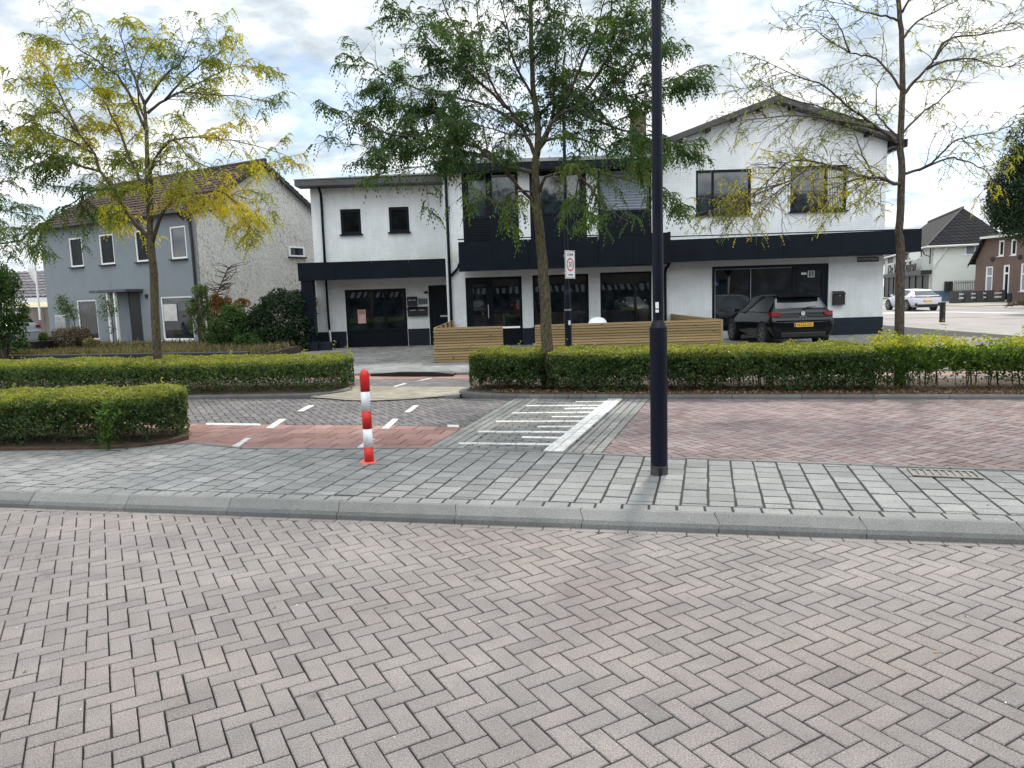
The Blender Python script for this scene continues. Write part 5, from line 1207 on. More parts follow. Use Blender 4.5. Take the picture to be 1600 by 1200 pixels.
for u in uw:
    w=boxl('window',(u[0],.06,u[2]),(u[1],.14,u[3]),'navy');
    m=MB();m.box((u[0],.0,u[2]),(u[0]+.12,.05,u[3]));m.box((u[1]-.12,0,u[2]),(u[1],.05,u[3]));m.box((u[0],0,u[3]-.1),(u[1],.05,u[3]));m.box((u[0],-.05,u[2]-.1),(u[1],.05,u[2]+.08));xf(m);sub(m,'frame','white_frame',w)
boxl('shop_canopy',(sx0-.3,-.9,2.45),(sx1+.9,-.002,2.85),'black')
w=boxl('shop_front',(sx0,.1,0),(sx1-.3,.16,2.45),'navy')
m=MB()
for i in range(9): x=sx0+(sx1-.3-sx0)*i/8;m.box((x-.06,.02,0),(x+.06,.09,2.45))
m.box((sx0,.03,.5),(sx1-.3,.09,.6));xf(m);sub(m,'mullions','navy_frame',w)
# sign lettering standing on the shop canopy
A=rl_(1395,427);Bq=rl_(1440,417);mid=X@Vector(((A[0]+Bq[0])/2,-.55,3.36))
sg=empty('shop_sign',(mid.x,mid.y,2.86),'black script lettering standing on the canopy of the restaurant','sign')
tx=text('lettering','De Vier Zuilen',1.5,(mid.x,mid.y,mid.z),(PI/2,0,fang),'sign_black',sg,ext=.04,shear=.25,fit=abs(Bq[0]-A[0]),bold=.02)
# hanging bracket sign
hp_=X@Vector((FL-.9,-.9,3.9));e=empty('hanging_sign',(hp_.x,hp_.y,3.9),'ornate black bracket with a round pale hanging sign on the restaurant corner','sign')
def xl(p): return tuple(X@Vector(p))
m=MB();m.tube([xl((FL-.2,-.03,5.1)),xl((FL-.2,-.5,5.1)),xl((FL-.2,-1.9,4.95))],.05,6);m.tube(spline([xl((FL-.2,-.03,4.1)),xl((FL-.2,-.5,4.3)),xl((FL-.2,-.7,4.7)),xl((FL-.2,-1.2,5.0))],4),.04,6);m.tube([xl((FL-.2,-.03,3.4)),xl((FL-.2,-.03,5.3))],.06,6);m.build('bracket','sign_black',e)
m=MB();c=Vector(xl((FL-.2,-1.3,4.3)));m.tube([c+Vector((-.05,-.05,0)),c+Vector((.05,.05,0))],.5,20);m.build('disc','stucco_white',e)
# hipped roof
c2=Vector((cxr,Yr));zg_=ztop-.05
ap2=c2+bl*(DW/2)+fl*2.8;ap=Vector((ap2.x,ap2.y,AT(1493,325,ap2.y)[2]))
r2_=c2+bl*(DW/2)+fl*19;r2=Vector((r2_.x,r2_.y,ap.z))
def E3(u,v): q=c2+bl*u+fl*v;return Vector((q.x,q.y,zg_))
cor=E3(-.5,-.5);rgt=E3(DW+.5,-.5);ff=E3(-.5,FL);bk=E3(DW+.5,FL)
m=MB();m.add([tuple(v) for v in (cor,rgt,ap,ff,r2,bk)],[(0,1,2),(0,2,4,3),(1,5,4,2),(3,4,5),(0,3,5,1)]);m.build('roof','tile_far',Rs)
m=MB();m.tube([cor+Vector((0,0,.05)),ap+Vector((0,0,.05))],.08,6);m.tube([ap+Vector((0,0,.05)),r2+Vector((0,0,.05))],.12,6);m.build('ridge_tiles','roof_edge',Rs)
m=MB();m.tube([cor,rgt],.10,6);m.tube([cor,ff],.1,6);m.build('gutter','stucco_white',Rs)
pp=lambda u,v,z:tuple(Vector((*(c2+bl*u+fl*v),z)))
m=MB();m.tube([pp(1.2,-.45,zg_),pp(1.1,-.1,zg_-.5),pp(.35,-.1,zg_-1.6),pp(.3,-.1,3.)],.06,6);m.build('drainpipe','stucco_white',Rs)
for lb,a_,b_ in (('left','1474','1478.5'),('right','1480.5','1486')):
    m=MB();m.box((sl_(float(a_),470)[0],-.5,.9),(sl_(float(b_),470)[0],-.06,1.75));tag(x2(m).build('wall_box','black'),lb+' black box on the cream side wall of the restaurant','box')
# brick house
Yb=63.;o2=AT(1523,450,Yb);bo2=Vector((o2[0],Yb));bd=Vector((.19,-.98)).normalized();ba=math.atan2(bd.y,bd.x)
Bh=empty('brick_house',(bo2.x,bo2.y,-.1),'red brown brick house with a clipped gambrel gable at the right edge','house',rz=ba,local=True)
def bp(px,py):
    d=ray(px,py);n=Vector((-bd.y,bd.x));k=(bo2.x*n.x+bo2.y*n.y)/(d[0]*n.x+d[1]*n.y);P=Vector((d[0]*k,d[1]*k));return ((P-bo2).dot(bd),HC+d[2]*k+.1)
ze=bp(1523,408)[1];xk,zk=bp(1541,373);WB=12.6
bw=[]
for a,b,z0_,z1_ in ((1538.5,1550,.85,3.0),(1566,1576,.1,3.05),(1593,1606,.85,3.1)): bw.append((bp(a,450)[0],bp(b,450)[0],z0_,z1_))
for a,b in ((1560,1569),(1579,1588.5)): bw.append((bp(a,385)[0],bp(b,385)[0],zk-1.55,zk-.25))
bw=[b for b in bw if b[1]<WB-.2]
lo_=[b for b in bw if b[3]<ze];up_=[b for b in bw if b[3]>=ze]
if up_: ze2=min(ze,min(b[2] for b in up_)-.05)
m=wallh(0,WB,0,ze,0,.2,lo_,ends=True)
xks=WB-xk
upc=[(a,b,max(c,ze),d) for a,b,c,d in up_]
mm=wallh(xk,xks,ze,zk,0,.2,upc,ends=False);m.add(mm.v,mm.f)
m.add([(0,0,ze),(xk,0,ze),(xk,0,zk)],[(0,1,2)]);m.add([(xks,0,ze),(WB,0,ze),(xks,0,zk)],[(0,1,2)])
m.build('wall','house_brick',Bh)
for b in lo_:
    if b[2]<.2: window(Bh,b[0],b[1],.02,3.05,.05,.16,hm=(2.35,),fm='white_frame',pm='navy',name='door');continue
    window(Bh,*b,.05,.13,hm=(b[2]+(b[3]-b[2])*.62,),fm='white_frame',pm='blind',sill='white_frame',dep=.1)
for b in upc: window(Bh,*b,.05,.13,fm='white_frame',pm='glass_dark',sill='white_frame',dep=.1)
m=MB();m.box((.01,.21,0),(WB-.01,10,ze));m.build('side_wall','house_brick',Bh)
m=MB()
for sgn,(x0_,x1_) in ((1,(0,xk)),(-1,(WB,xks))):
    a=Vector((x0_-.45*sgn,-.4,ze-.3));b=Vector((x1_,-.4,zk+.1));m.add([tuple(a),tuple(b),tuple(b+Vector((0,11,0))),tuple(a+Vector((0,11,0)))],[(0,1,2,3)]);m.add([tuple(a+Vector((0,0,-.3))),tuple(b+Vector((0,0,-.3))),tuple(b),tuple(a)],[(0,1,2,3)])
pk=WB/2
m.add([(xk,-.4,zk+.1),(xks,-.4,zk+.1),(pk+.5,4,zk+2.),(pk-.5,4,zk+2.),(xk,10.6,zk+.1),(xks,10.6,zk+.1)],[(0,1,2,3),(0,3,4),(1,5,2),(2,5,4,3)]);m.build('roof','tile_far',Bh)
m=MB();m.box((xk-.1,-.55,zk-.02),(xks+.1,-.41,zk+.16));m.build('gutter','stucco_white',Bh)
for x,z in (bp(1551.5,405),bp(1594,402)): m=MB();m.tube([(x,-.06,z),(x,-.001,z)],.2,8);m.build('wall_anchor','black',Bh)
# piers with boards, gate, bollards
Yp=60.
pe=empty('pier_wall',(AT(1505,470,Yp)[0],Yp,-.07),'low wall of dark brick piers with horizontal boards before the brick house','wall')
px_=[(1488.5,1498),(1508,1517),(1526.5,1536),(1543,1553),(1567,1577),(1591,1601),(1616,1626)]
for a,b in px_:
    x0_,x1_=AT(a,470,Yp)[0],AT(b,470,Yp)[0];m=MB();m.box((x0_,Yp,-.1),(x1_,Yp+.5,AT(1500,455,Yp)[2]));m.build('pier','pier_brick',pe)
for (a,b),(c,d_) in zip(px_,px_[1:]):
    x0_,x1_=AT(b,470,Yp)[0],AT(c,470,Yp)[0];m=MB();m.box((x0_+.002,Yp+.2,.28),(x1_-.002,Yp+.26,.40));m.box((x0_+.002,Yp+.2,.62),(x1_-.002,Yp+.26,.70));m.build('board','stucco_white',pe);m=MB();m.box((x0_+.002,Yp+.15,-.1),(x1_-.002,Yp+.3,.12));m.build('footing','pier_brick',pe)
ge=empty('iron_gate',(AT(1507,470,Yr-2)[0],Yr-2,-.07),'pale iron bar gate between the restaurant and the brick house','gate')
m=MB();xg0,xg1=AT(1491.5,450,Yr-2)[0],AT(1525,450,Yr-2)[0];zgt=AT(1500,438,Yr-2)[2]
for i in range(13): x=xg0+(xg1-xg0)*i/12;m.box((x-.028,Yr-2.02,0),(x+.025,Yr-1.98,zgt))
m.build('bars','roof_sheet',ge);m=MB();m.box((xg0,Yr-2.06,zgt-.25),(xg1,Yr-2.021,zgt-.15));m.box((xg0,Yr-2.06,.1),(xg1,Yr-2.021,.2));m.build('rails','roof_sheet',ge)
# low shrub at the right roadside
Ys=46;bush('shrub','low brownish green shrub bed by the side street at the right edge','shrub',[blob(1590,477,Ys,16,7),blob(1612,474,Ys,16,9),blob(1576,481,Ys,9,4),blob(1640,474,Ys,22,9)],'heather',5200,.10)
def small_bollard(px,py,Yv,h,r,label,cat='bollard'):
    p=AT(px,py,Yv);e=empty('bollard',(p[0],Yv,p[2]),label,cat)
    m=MB();m.lathe([(r,0),(r,h*.84)],p,14);m.build('shaft','black',e)
    m=MB();m.lathe([(r*.9,h*.845),(r*.9,h*.865),(r,h*.87),(r,h*.98),(r*.85,h)],p,14);m.build('cap','black',e);return e
small_bollard(1472,503.5,31,.86,.115,'dark round bollard standing on the paving at the side street')
small_bollard(1577,473,57,.75,.17,'short dark bollard before the brick house by the low shrub')
# ================================================================== STREET FURNITURE
lp=G(1030,740,.045);e=empty('lamp_post',(lp[0],lp[1],.045),'tall dark blue lamp post standing in the grey pavement in the foreground','lamp post')
def lx(z,tilt=0): return (lp[0],lp[1],.045+z)
zn=AT(1027,512,lp[1])[2]-.045;zn2=zn+.055
m=MB();m.lathe([(.076,.0),(.076,zn),(.074,zn+.004),(.048,zn2+.01)],lx(0),32);m.build('base_section','post_blue',e,smooth=False)
m=MB();m.lathe([(.0775,-.01),(.0775,.075),(.0765,.08)],lx(0),32);m.build('foot','post_foot',e)
m=MB();m.lathe([(.0475,zn2+.005),(.046,2.6),(.038,5.5),(.03,8.2)],lx(0),24);m.build('pole','post_blue',e)
m=MB();m.tube([lx(8.15),lx(8.5),(lp[0]-.25,lp[1]+.1,8.62),(lp[0]-.6,lp[1]+.2,8.66)],.028,10);m.build('arm','post_blue',e);m=MB();m.box((lp[0]-1.15,lp[1]+.05,8.6),(lp[0]-.58,lp[1]+.33,8.72));m.build('lamp_head','post_blue',e,bevel=.03)
m=MB();m.box((lp[0]-.021,lp[1]-.0805,.05),(lp[0]+.012,lp[1]-.07,.115));m.build('cable_hatch','black',e)
ang0=-PI/2-.35
for (za,zb_,rr) in ((1.53,1.585,.0487),(1.495,1.52,.0487)):
    m=MB();vs=[]
    for k in range(6):
        a=ang0-.35+k*.12
        for z in (za,zb_): vs.append((lp[0]+rr*math.cos(a),lp[1]+rr*math.sin(a),z-.0))
    m.add(vs,[(2*k,2*k+2,2*k+3,2*k+1) for k in range(5)]);s=m.build('sticker','sign_white',e)
# bollard
bo=G(577,722,.045);e=empty('bollard',(bo[0],bo[1],.045),'red and white banded bollard standing on the grey pavement','bollard')
r=.0475;hh=AT(574,577,bo[1])[2]-.045
bands=[(0,.17,'bench_red'),(.17,.365,'bollard_white'),(.365,.56,'bench_red'),(.56,.765,'bollard_white')]
for i,(a,b,mt) in enumerate(bands):
    m=MB();m.lathe([(r,a*hh),(r,b*hh)],bo,28);o=m.build('white_band' if 'white' in mt else 'red_band',mt,e);
m=MB();m.lathe([(r,.765*hh),(r,.935*hh),(r*.95,.955*hh),(r*.8,.975*hh),(r*.55,.992*hh),(r*.2,hh),(.001,hh)],bo,28);m.build('red_cap','bench_red',e)
for o in e.children:
    for p_ in o.data.polygons: p_.use_smooth=abs(p_.normal.z)<.9
m=MB();R=random.Random(4);m.lathe([(.095,-.002),(.09,.007),(.05,.009)],(bo[0]-.01,bo[1]-.01,bo[2]),7);m.build('base_flange','red_base',e)
# zone sign on thin lamp post
sp0=G(889,571,.05);e=empty('lamp_post',(sp0[0],sp0[1],.05),'thin dark lamp post behind the right hedge that carries the zone sign','lamp post')
m=MB();m.lathe([(.078,0),(.078,1.62),(.045,1.72)],sp0,20);m.build('base_section','post_blue',e)
m=MB();m.lathe([(.044,1.7),(.04,4),(.03,6.4)],sp0,16);m.build('pole','post_blue',e)
m=MB();m.tube([(sp0[0],sp0[1],6.4),(sp0[0],sp0[1]-.3,6.6),(sp0[0],sp0[1]-.8,6.65)],.025,8);m.build('arm','post_blue',e)
m=MB();m.lathe([(.081,1.25),(.081,1.29)],sp0,16);m.build('band','roof_sheet',e);m=MB();m.box((sp0[0]+.0,sp0[1]-.09,.98),(sp0[0]+.05,sp0[1]-.075,1.08));m.build('sticker','sign_white',e)
# sign turned towards the left road
Sg=empty('traffic_sign',(sp0[0]+.06,sp0[1]-.10,2.02),'white zone 30 traffic sign with red ring on the thin lamp post','traffic sign',rz=math.radians(52),local=True)
m=MB();m.box((-.2,-.012,0),(.2,.0,.62));m.build('panel','sign_white',Sg,bevel=.004)
m=MB();
m2=[(-.19,-.0135,.01),(.19,-.0125,.02)]
for a,b in (((-.19,.01),(.19,.02)),((-.19,.60),(.19,.61)),((-.19,.02),(-.18,.60)),((.18,.02),(.19,.60))): m.box((a[0],-.0145,a[1]),(b[0],-.0123,b[1]))
m.build('border','sign_black',Sg)
def ring(r0,r1,y,z,n=32):
    m=MB();vs=[]
    for i in range(n):
        a=2*PI*i/n
        for r_ in (r0,r1): vs.append((r_*math.cos(a),y,z+r_*math.sin(a)))
    m.add(vs,[(2*i,2*i+1,(2*i+3)%(2*n),(2*i+2)%(2*n)) for i in range(n)]);return m
ring(.115,.15,-.0140,.31).build('red_ring','sign_red',Sg)
text('lettering','ZONE',.095,(0,-.0145,.53),(PI/2,0,0),'sign_black',Sg);text('lettering','30',.17,(0,-.0145,.31),(PI/2,0,0),'sign_black',Sg,ext=.001)
text('lettering','herhaling',.05,(0,-.0145,.085),(PI/2,0,0),'sign_black',Sg)
m=MB();m.box((-.21,.001,.1),(.21,.02,.14));m.box((-.21,.001,.48),(.21,.02,.52));m.build('bracket','metal',Sg)
# ================================================================== CARS
def car(name,label,paint,plate=None,kind='hatch',loc=(0,0,0),rz=0.,group=None,lights='tail',cat='car'):
    """local frame: x forward from the rear bumper, y left; built at origin"""
    if kind=='hatch':
        L=4.05;
        S=[# x, wsill,wlow,wbelt,wroof, zb,zlow,zbelt,zre,zr
         (.00,.70,.80,.78,.70,.36,.50,.66,.68,.70),(.04,.76,.845,.84,.74,.28,.50,.72,.735,.745),(.075,.77,.865,.85,.72,.24,.50,.76,.79,.80),(.10,.78,.87,.845,.75,.22,.52,.80,.90,.93),(.145,.79,.875,.845,.735,.20,.52,.90,.985,1.0),
         (.20,.79,.878,.845,.725,.20,.52,.93,1.03,1.06),(.40,.80,.88,.85,.64,.20,.52,.93,1.31,1.345),(.55,.80,.88,.85,.60,.20,.52,.93,1.36,1.42),(1.0,.80,.88,.855,.58,.18,.50,.93,1.39,1.455),(1.9,.80,.88,.855,.58,.18,.50,.92,1.40,1.46),
         (2.35,.80,.88,.85,.57,.18,.50,.91,1.34,1.41),(2.75,.80,.88,.84,.62,.18,.50,.90,1.10,1.15),(3.0,.80,.88,.83,.66,.18,.50,.88,.95,.98),(3.3,.80,.88,.82,.68,.20,.52,.82,.88,.92),(3.75,.78,.84,.78,.6,.22,.50,.72,.78,.82),(3.98,.66,.72,.66,.5,.26,.48,.62,.66,.69),(4.05,.5,.58,.52,.4,.32,.46,.56,.58,.60)]
        gi0,gi1=6,11;rg=(4,7);ws=(10,12);wx=(.72,3.28);wr_=.31
    else:
        L=4.6
        S=[(.00,.72,.82,.80,.70,.40,.52,.68,.72,.74),(.04,.78,.86,.86,.76,.30,.52,.78,.82,.84),(.09,.79,.89,.87,.76,.25,.52,.86,.90,.93),(.16,.80,.895,.87,.72,.22,.52,.90,.965,.99),
         (.30,.80,.90,.87,.68,.2,.52,.92,1.04,1.07),(.75,.80,.90,.87,.60,.2,.52,.92,1.24,1.29),(1.0,.80,.90,.87,.58,.18,.52,.92,1.29,1.36),(1.5,.80,.90,.87,.57,.16,.5,.91,1.34,1.41),(2.2,.80,.90,.87,.57,.16,.5,.90,1.35,1.42),
         (2.6,.80,.90,.86,.56,.16,.5,.89,1.30,1.38),(3.05,.80,.90,.85,.62,.16,.5,.88,1.06,1.12),(3.3,.80,.90,.84,.66,.16,.5,.86,.93,.97),(3.7,.8,.89,.82,.68,.18,.5,.80,.85,.89),(4.2,.78,.84,.78,.6,.22,.5,.72,.76,.79),(4.5,.66,.72,.66,.5,.26,.48,.62,.66,.68),(4.6,.5,.58,.52,.4,.32,.46,.54,.56,.58)]
        gi0,gi1=6,10;rg=(3,6);ws=(9,11);wx=(.92,3.57);wr_=.335
    me=bpy.data.meshes.new('body');bm=bmesh.new();rows=[]
    for (x,ws_,wl,wb,wrf,zb,zl,zbt,zre,zr) in S:
        zg=min(zbt+.02,zre-.01)
        half=[(0,zb),(ws_*.85,zb),(ws_,zb+.06),(wl,zl),(wl*.995,(zl+zbt)/2+.02),(wb,zbt),(wb-.02,zg),(wrf,zre),(wrf*.8,zr-.015),(0,zr)]
        pts=[(x,y,z) for y,z in half]+[(x,-y,z) for y,z in half[-2:0:-1]]
        rows.append([bm.verts.new(p) for p in pts])
    n=len(rows[0]);g=0
    for i in range(len(rows)-1):
        for j in range(n):
            j2=(j+1)%n;f=bm.faces.new((rows[i][j],rows[i][j2],rows[i+1][j2],rows[i+1][j]))
            jj=j if j<9 else n-1-j
            if jj==6 and gi0<=i<gi1: f.material_index=1
            if jj in (7,8) and rg[0]<=i<rg[1]-0 and i>=rg[0]+ (1 if kind=='hatch' else 0) and i<(rg[1] if kind!='hatch' else 6): f.material_index=2
            if jj in (7,8) and ws[0]<=i<ws[1]: f.material_index=3
    bm.faces.new(rows[0]);bm.faces.new(rows[-1][::-1])
    bmesh.ops.recalc_face_normals(bm,faces=bm.faces[:])
    cl=bm.edges.layers.float.new('crease_edge')
    for f in bm.faces:
        if f.material_index:
            for e_ in f.edges:
                if any(q.material_index!=f.material_index for q in e_.link_faces): e_[cl]=.85
    for e_ in bm.edges:
        v0,v1=e_.verts
        for r_ in rows[1:]:
            pass
    for r_a,r_b in zip(rows,rows[1:]):
        for j in (5,n-5):
            e_=bm.edges.get((r_a[j],r_b[j]))
            if e_: e_[cl]=max(e_[cl],.5)
    for e_ in rows[2 if kind=='hatch' else 1][0].link_edges: pass
    bm.to_mesh(me);bm.free()
    tmp=bpy.data.objects.new('tmp',me);col.objects.link(tmp);md=tmp.modifiers.new('s','SUBSURF');md.levels=2;md.render_levels=2
    dg=bpy.context.evaluated_depsgraph_get();ev=tmp.evaluated_get(dg);m2=bpy.data.meshes.new_from_object(ev);bpy.data.objects.remove(tmp)
    root=empty(name,loc,label,cat,group,rz=rz,local=True)
    vs=[v.co.copy() for v in m2.vertices]
    for mi,nm,mt in ((0,'body',paint),(1,'side_windows','car_glass'),(2,'rear_window','car_glass'),(3,'windscreen','car_glass')):
        idx={};mb=MB()
        for p in m2.polygons:
            if p.material_index!=mi: continue
            q=[]
            for v in p.vertices:
                if v not in idx: idx[v]=len(mb.v);mb.v.append(tuple(vs[v]))
                q.append(idx[v])
            mb.f.append(tuple(q));mb.m.append(0)
        if mb.f: mb.build(nm,mt,root,smooth=True,world=False)
    # wheels with arches
    for sx in wx:
        for sy in (-1,1):
            m=MB();yo=.885 if kind=='hatch' else .905
            m.tube([(sx,sy*(yo-.20),wr_+.03),(sx,sy*yo,wr_+.03)],wr_+.06,28);m.build('wheel_arch','black',root,world=False)
            m=MB();m.tube([(sx,sy*(yo-.19),wr_),(sx,sy*(yo-.01),wr_),(sx,sy*(yo+.012),wr_)],[wr_,wr_,wr_-.02],28);w=m.build('wheel','tyre',root,world=False)
            m=MB();yy=sy*(yo+.013);vs_=[]
            m.tube([(sx,yy,wr_),(sx,yy+sy*.006,wr_)],wr_*.24,16)
            for k in range(5 if kind!='hatch' else 7):
                a=2*PI*k/(5 if kind!='hatch' else 7);c_,s_=math.cos(a),math.sin(a);b0=.022;R_=wr_*.66
                m.add([(sx+c_*.03-s_*b0,yy+sy*.004,wr_+s_*.03+c_*b0),(sx+c_*.03+s_*b0,yy+sy*.004,wr_+s_*.03-c_*b0),(sx+c_*R_+s_*b0*1.3,yy,wr_+s_*R_-c_*b0*1.3),(sx+c_*R_-s_*b0*1.3,yy,wr_+s_*R_+c_*b0*1.3)],[(0,1,2,3)])
            for k in range(28):
                a0=2*PI*k/28;a1=2*PI*(k+1)/28;q=[]
                for a in (a0,a1):
                    for R_ in (wr_*.62,wr_*.71): q.append((sx+math.cos(a)*R_,yy,wr_+math.sin(a)*R_))
                m.add(q,[(0,1,3,2)])
            sub(m,'rim','rim',w)
    # mirrors, lights, plate, trims
    for sy in (-1,1):
        m=MB();xm=2.55 if kind=='hatch' else 2.85;m.box((xm,sy*.86,.93),(xm+.12,sy*1.03,1.06));m.build('mirror',paint,root,world=False,bevel=.03)
        m=MB()
        if kind=='hatch':
            yo=.55;m.add([(.065,sy*.60,.86),(.09,sy*.83,.83),(.30,sy*.875,.87),(.28,sy*.865,.935),(.115,sy*.825,.955),(.10,sy*.60,.945),(.055,sy*.60,.86),(.074,sy*.845,.825),(.30,sy*.890,.865),(.28,sy*.880,.94),(.098,sy*.845,.96),(.085,sy*.60,.95)],[(6,7,10,11),(7,8,9,10),(0,1,7,6),(1,2,8,7),(3,4,10,9),(4,5,11,10),(0,6,11,5),(2,3,9,8)])
        else:
            m.add([(.0,sy*.02,.86),(.06,sy*.84,.86),(.42,sy*.9,.88),(.42,sy*.895,.93),(.07,sy*.86,.93),(.02,sy*.02,.90),(.05,sy*.02,.86),(.05,sy*.02,.9)],[(0,1,4,5),(1,2,3,4)])
        m.build('tail_light','tail',root,world=False,bevel=.008)
    m=MB()
    if kind=='hatch':
        # roof spoiler, wiper, lower bumper, crease strip
        m.add([(.27,-.58,1.355),(.27,.58,1.355),(.62,.55,1.428),(.62,-.55,1.428),(.285,-.58,1.325),(.285,.58,1.325),(.46,.56,1.33),(.46,-.56,1.33),(.22,0,1.385),(.62,0,1.466),(.24,0,1.352),(.42,0,1.35),(.235,-.35,1.378),(.235,.35,1.378),(.62,-.35,1.459),(.62,.35,1.459),(.255,-.35,1.346),(.255,.35,1.346)],[(0,12,14,3),(12,8,9,14),(8,13,15,9),(13,1,2,15),(4,16,12,0),(16,10,8,12),(10,17,13,8),(17,5,1,13),(4,7,11,16),(16,11,10),(10,11,17),(17,11,6,5)])
        m.build('spoiler',paint,root,world=False)
        m=MB();m.tube([(.15,-.05,1.035),(.17,-.2,1.07),(.185,-.42,1.085)],[.018,.012,.006],6);m.build('wiper','black',root,world=False)
        m=MB();m.box((-.012,-.62,.26),(.05,.62,.40));m.build('diffuser','black',root,world=False,bevel=.02)
        m=MB();m.box((-.015,-.74,.705),(.03,.74,.722));m.build('bumper_crease','metal' if False else paint,root,world=False)
        m=MB();m.tube([(.62,0,1.45),(.52,0,1.58)],[.01,.004],5);m.build('antenna','black',root,world=False)
        ring_=[];m=MB();nn_=24
        for i in range(nn_):
            a=2*PI*i/nn_
            for r_ in (.043,.053): ring_.append((.035,r_*math.cos(a),.905+r_*math.sin(a)))
        m.add(ring_,[(2*i,2*i+1,(2*i+3)%(2*nn_),(2*i+2)%(2*nn_)) for i in range(nn_)])
        # letters inside the round badge: a V above a W
        def stroke(a,b,wd=.007): 
            a=Vector((0,)+a);b=Vector((0,)+b);t=(b-a).normalized();nrm=Vector((0,-t.z,t.y))*wd;m.add([(.034,)+tuple((a+nrm)[1:]),(.034,)+tuple((b+nrm)[1:]),(.034,)+tuple((b-nrm)[1:]),(.034,)+tuple((a-nrm)[1:])],[(0,1,2,3)])
        zc_=.905
        for s_ in (-1,1):
            stroke((s_*.022,zc_+.038),(0,zc_+.006));stroke((s_*.04,zc_+.022),(s_*.018,zc_-.036));stroke((s_*.018,zc_-.036),(0,zc_-.002))
        m.build('badge','sign_white',root,world=False)
        text('model_lettering','POLO',.05,(.038,0,.815),(PI/2,0,-PI/2),'metal',root,ext=.001,width=1.5)
        px0,zp=-.022,.60
    else:
        m.add([(.70,-.58,1.275),(.70,.58,1.275),(.95,.56,1.36),(.95,-.56,1.36),(.69,-.58,1.245),(.69,.58,1.245)],[(0,1,2,3),(4,5,1,0)]);m.build('spoiler',paint,root,world=False)
        m=MB();m.box((-.012,-.60,.24),(.06,.60,.42));m.box((-.006,-.78,.30),(.05,-.62,.5));m.box((-.006,.62,.30),(.05,.78,.5));m.build('diffuser','black',root,world=False,bevel=.02)
        px0,zp=-.015,.62
    if plate:
        plate=plate.strip()
        m=MB();m.box((px0,-.26,zp-.055),(px0+.02,.26,zp+.055));pl=m.build('number_plate','plate',root,world=False)
        m=MB();m.box((px0-.003,.215,zp-.052),(px0-.0005,.257,zp+.052));sub(m,'country_strip','eu_blue',pl)
        if plate: t=text('lettering',plate,.105,(px0-.004,-.02,zp),(PI/2,0,-PI/2),'sign_black',None,ext=.001,width=.9);t.parent=pl
    return root
P1=G(1253,545,.05)
car('parked_car','black hatchback parked facing the shop window behind the right hedge','paint_black','N-222-GG','hatch',(8.0,19.75,.05),PI/2+math.radians(1.5))
car('passing_car','white estate car with dark wheels on the side street beside the restaurant','paint_white',' ','coupe',(26.6,46.2,-.09),PI/2-math.radians(4))
car('parked_car','silver hatchback half hidden behind the dark green garden tree','paint_silver',None,'hatch',(-17.55,26.3,.2),PI-.12)
# cars and houses on the camera's side of the street, seen only as reflections in the shop windows
for (x,pt,lb,k) in ((-2.9,'paint_black','black hatchback parked behind the camera, left of the red one','hatch'),(.9,'paint_red','red hatchback parked behind the camera','hatch'),(9.6,'paint_silver','silver estate car parked behind the camera on the right','coupe')):
    car('parked_car',lb,pt,None,k,(x,-12.5,-.06),PI/2-.1)
O=empty('shop_building',(6,-19,-.1),'long brown brick building with a striped awning across the street behind the camera','building')
hs=[(x,x+3.4,.0,2.6) for x in range(-20,32,5)]+[(x+.6,x+2.6,3.6,4.9) for x in range(-20,32,5)]
m=wallh(-46,36,-.1,8.2,19,.2,hs);m.v=[(-v[0],-v[1],v[2]) for v in m.v];m.build('wall','pier_brick',O)
m=MB();m.box((-36,-19.3,8.2),(46,-30,8.4));m.add([(-36,-18.6,8.1),(46,-18.6,8.1),(46,-24,10.8),(-36,-24,10.8)],[(3,2,1,0)]);m.build('roof','tile_far',O)
m=MB()
for i in range(60): m.add([(-18+i*.6,-19+.02,2.45),(-17.72+i*.6,-19+.02,2.45),(-17.72+i*.6,-17.9,1.9),(-18+i*.6,-17.9,1.9)],[(0,1,2,3)])
m.build('awning_stripes','blind',O);m=MB()
for i in range(60): m.add([(-17.71+i*.6,-19+.02,2.45),(-17.41+i*.6,-19+.02,2.45),(-17.41+i*.6,-17.9,1.9),(-17.71+i*.6,-17.9,1.9)],[(0,1,2,3)])
m.build('awning','navy',O)
for h in hs: m=MB();m.box((-h[1],-19.15,h[2]),(-h[0],-19.1,h[3]));m.build('window','glass_dark',O)
def back_tree(x,y,h,r,label):
    crown_tree(label,[((x,y,h),(r,r,r*.9)),((x-r*.6,y,h-.8),(r*.6,r*.6,r*.5)),((x+r*.6,y,h-.6),(r*.6,r*.6,r*.5)),((x,y,h+r*.6),(r*.7,r*.7,r*.5))],(x,y,-.1),'shrub',5000,.3,.2)
back_tree(-9,-11,5.4,2.4,'leafy street tree behind the camera on the left');back_tree(6.5,-9.5,5.2,2.2,'leafy street tree behind the camera on the right');back_tree(17,-13,6,2.8,'large street tree behind the camera at the far right')
back_tree(-22,-6,6.5,3.4,'broad street tree behind the camera at the far left');back_tree(-31,2,6.5,3.4,'broad tree on the camera side at the left end of the street')  # unseen trees, added to darken the reflections in the grey house windows
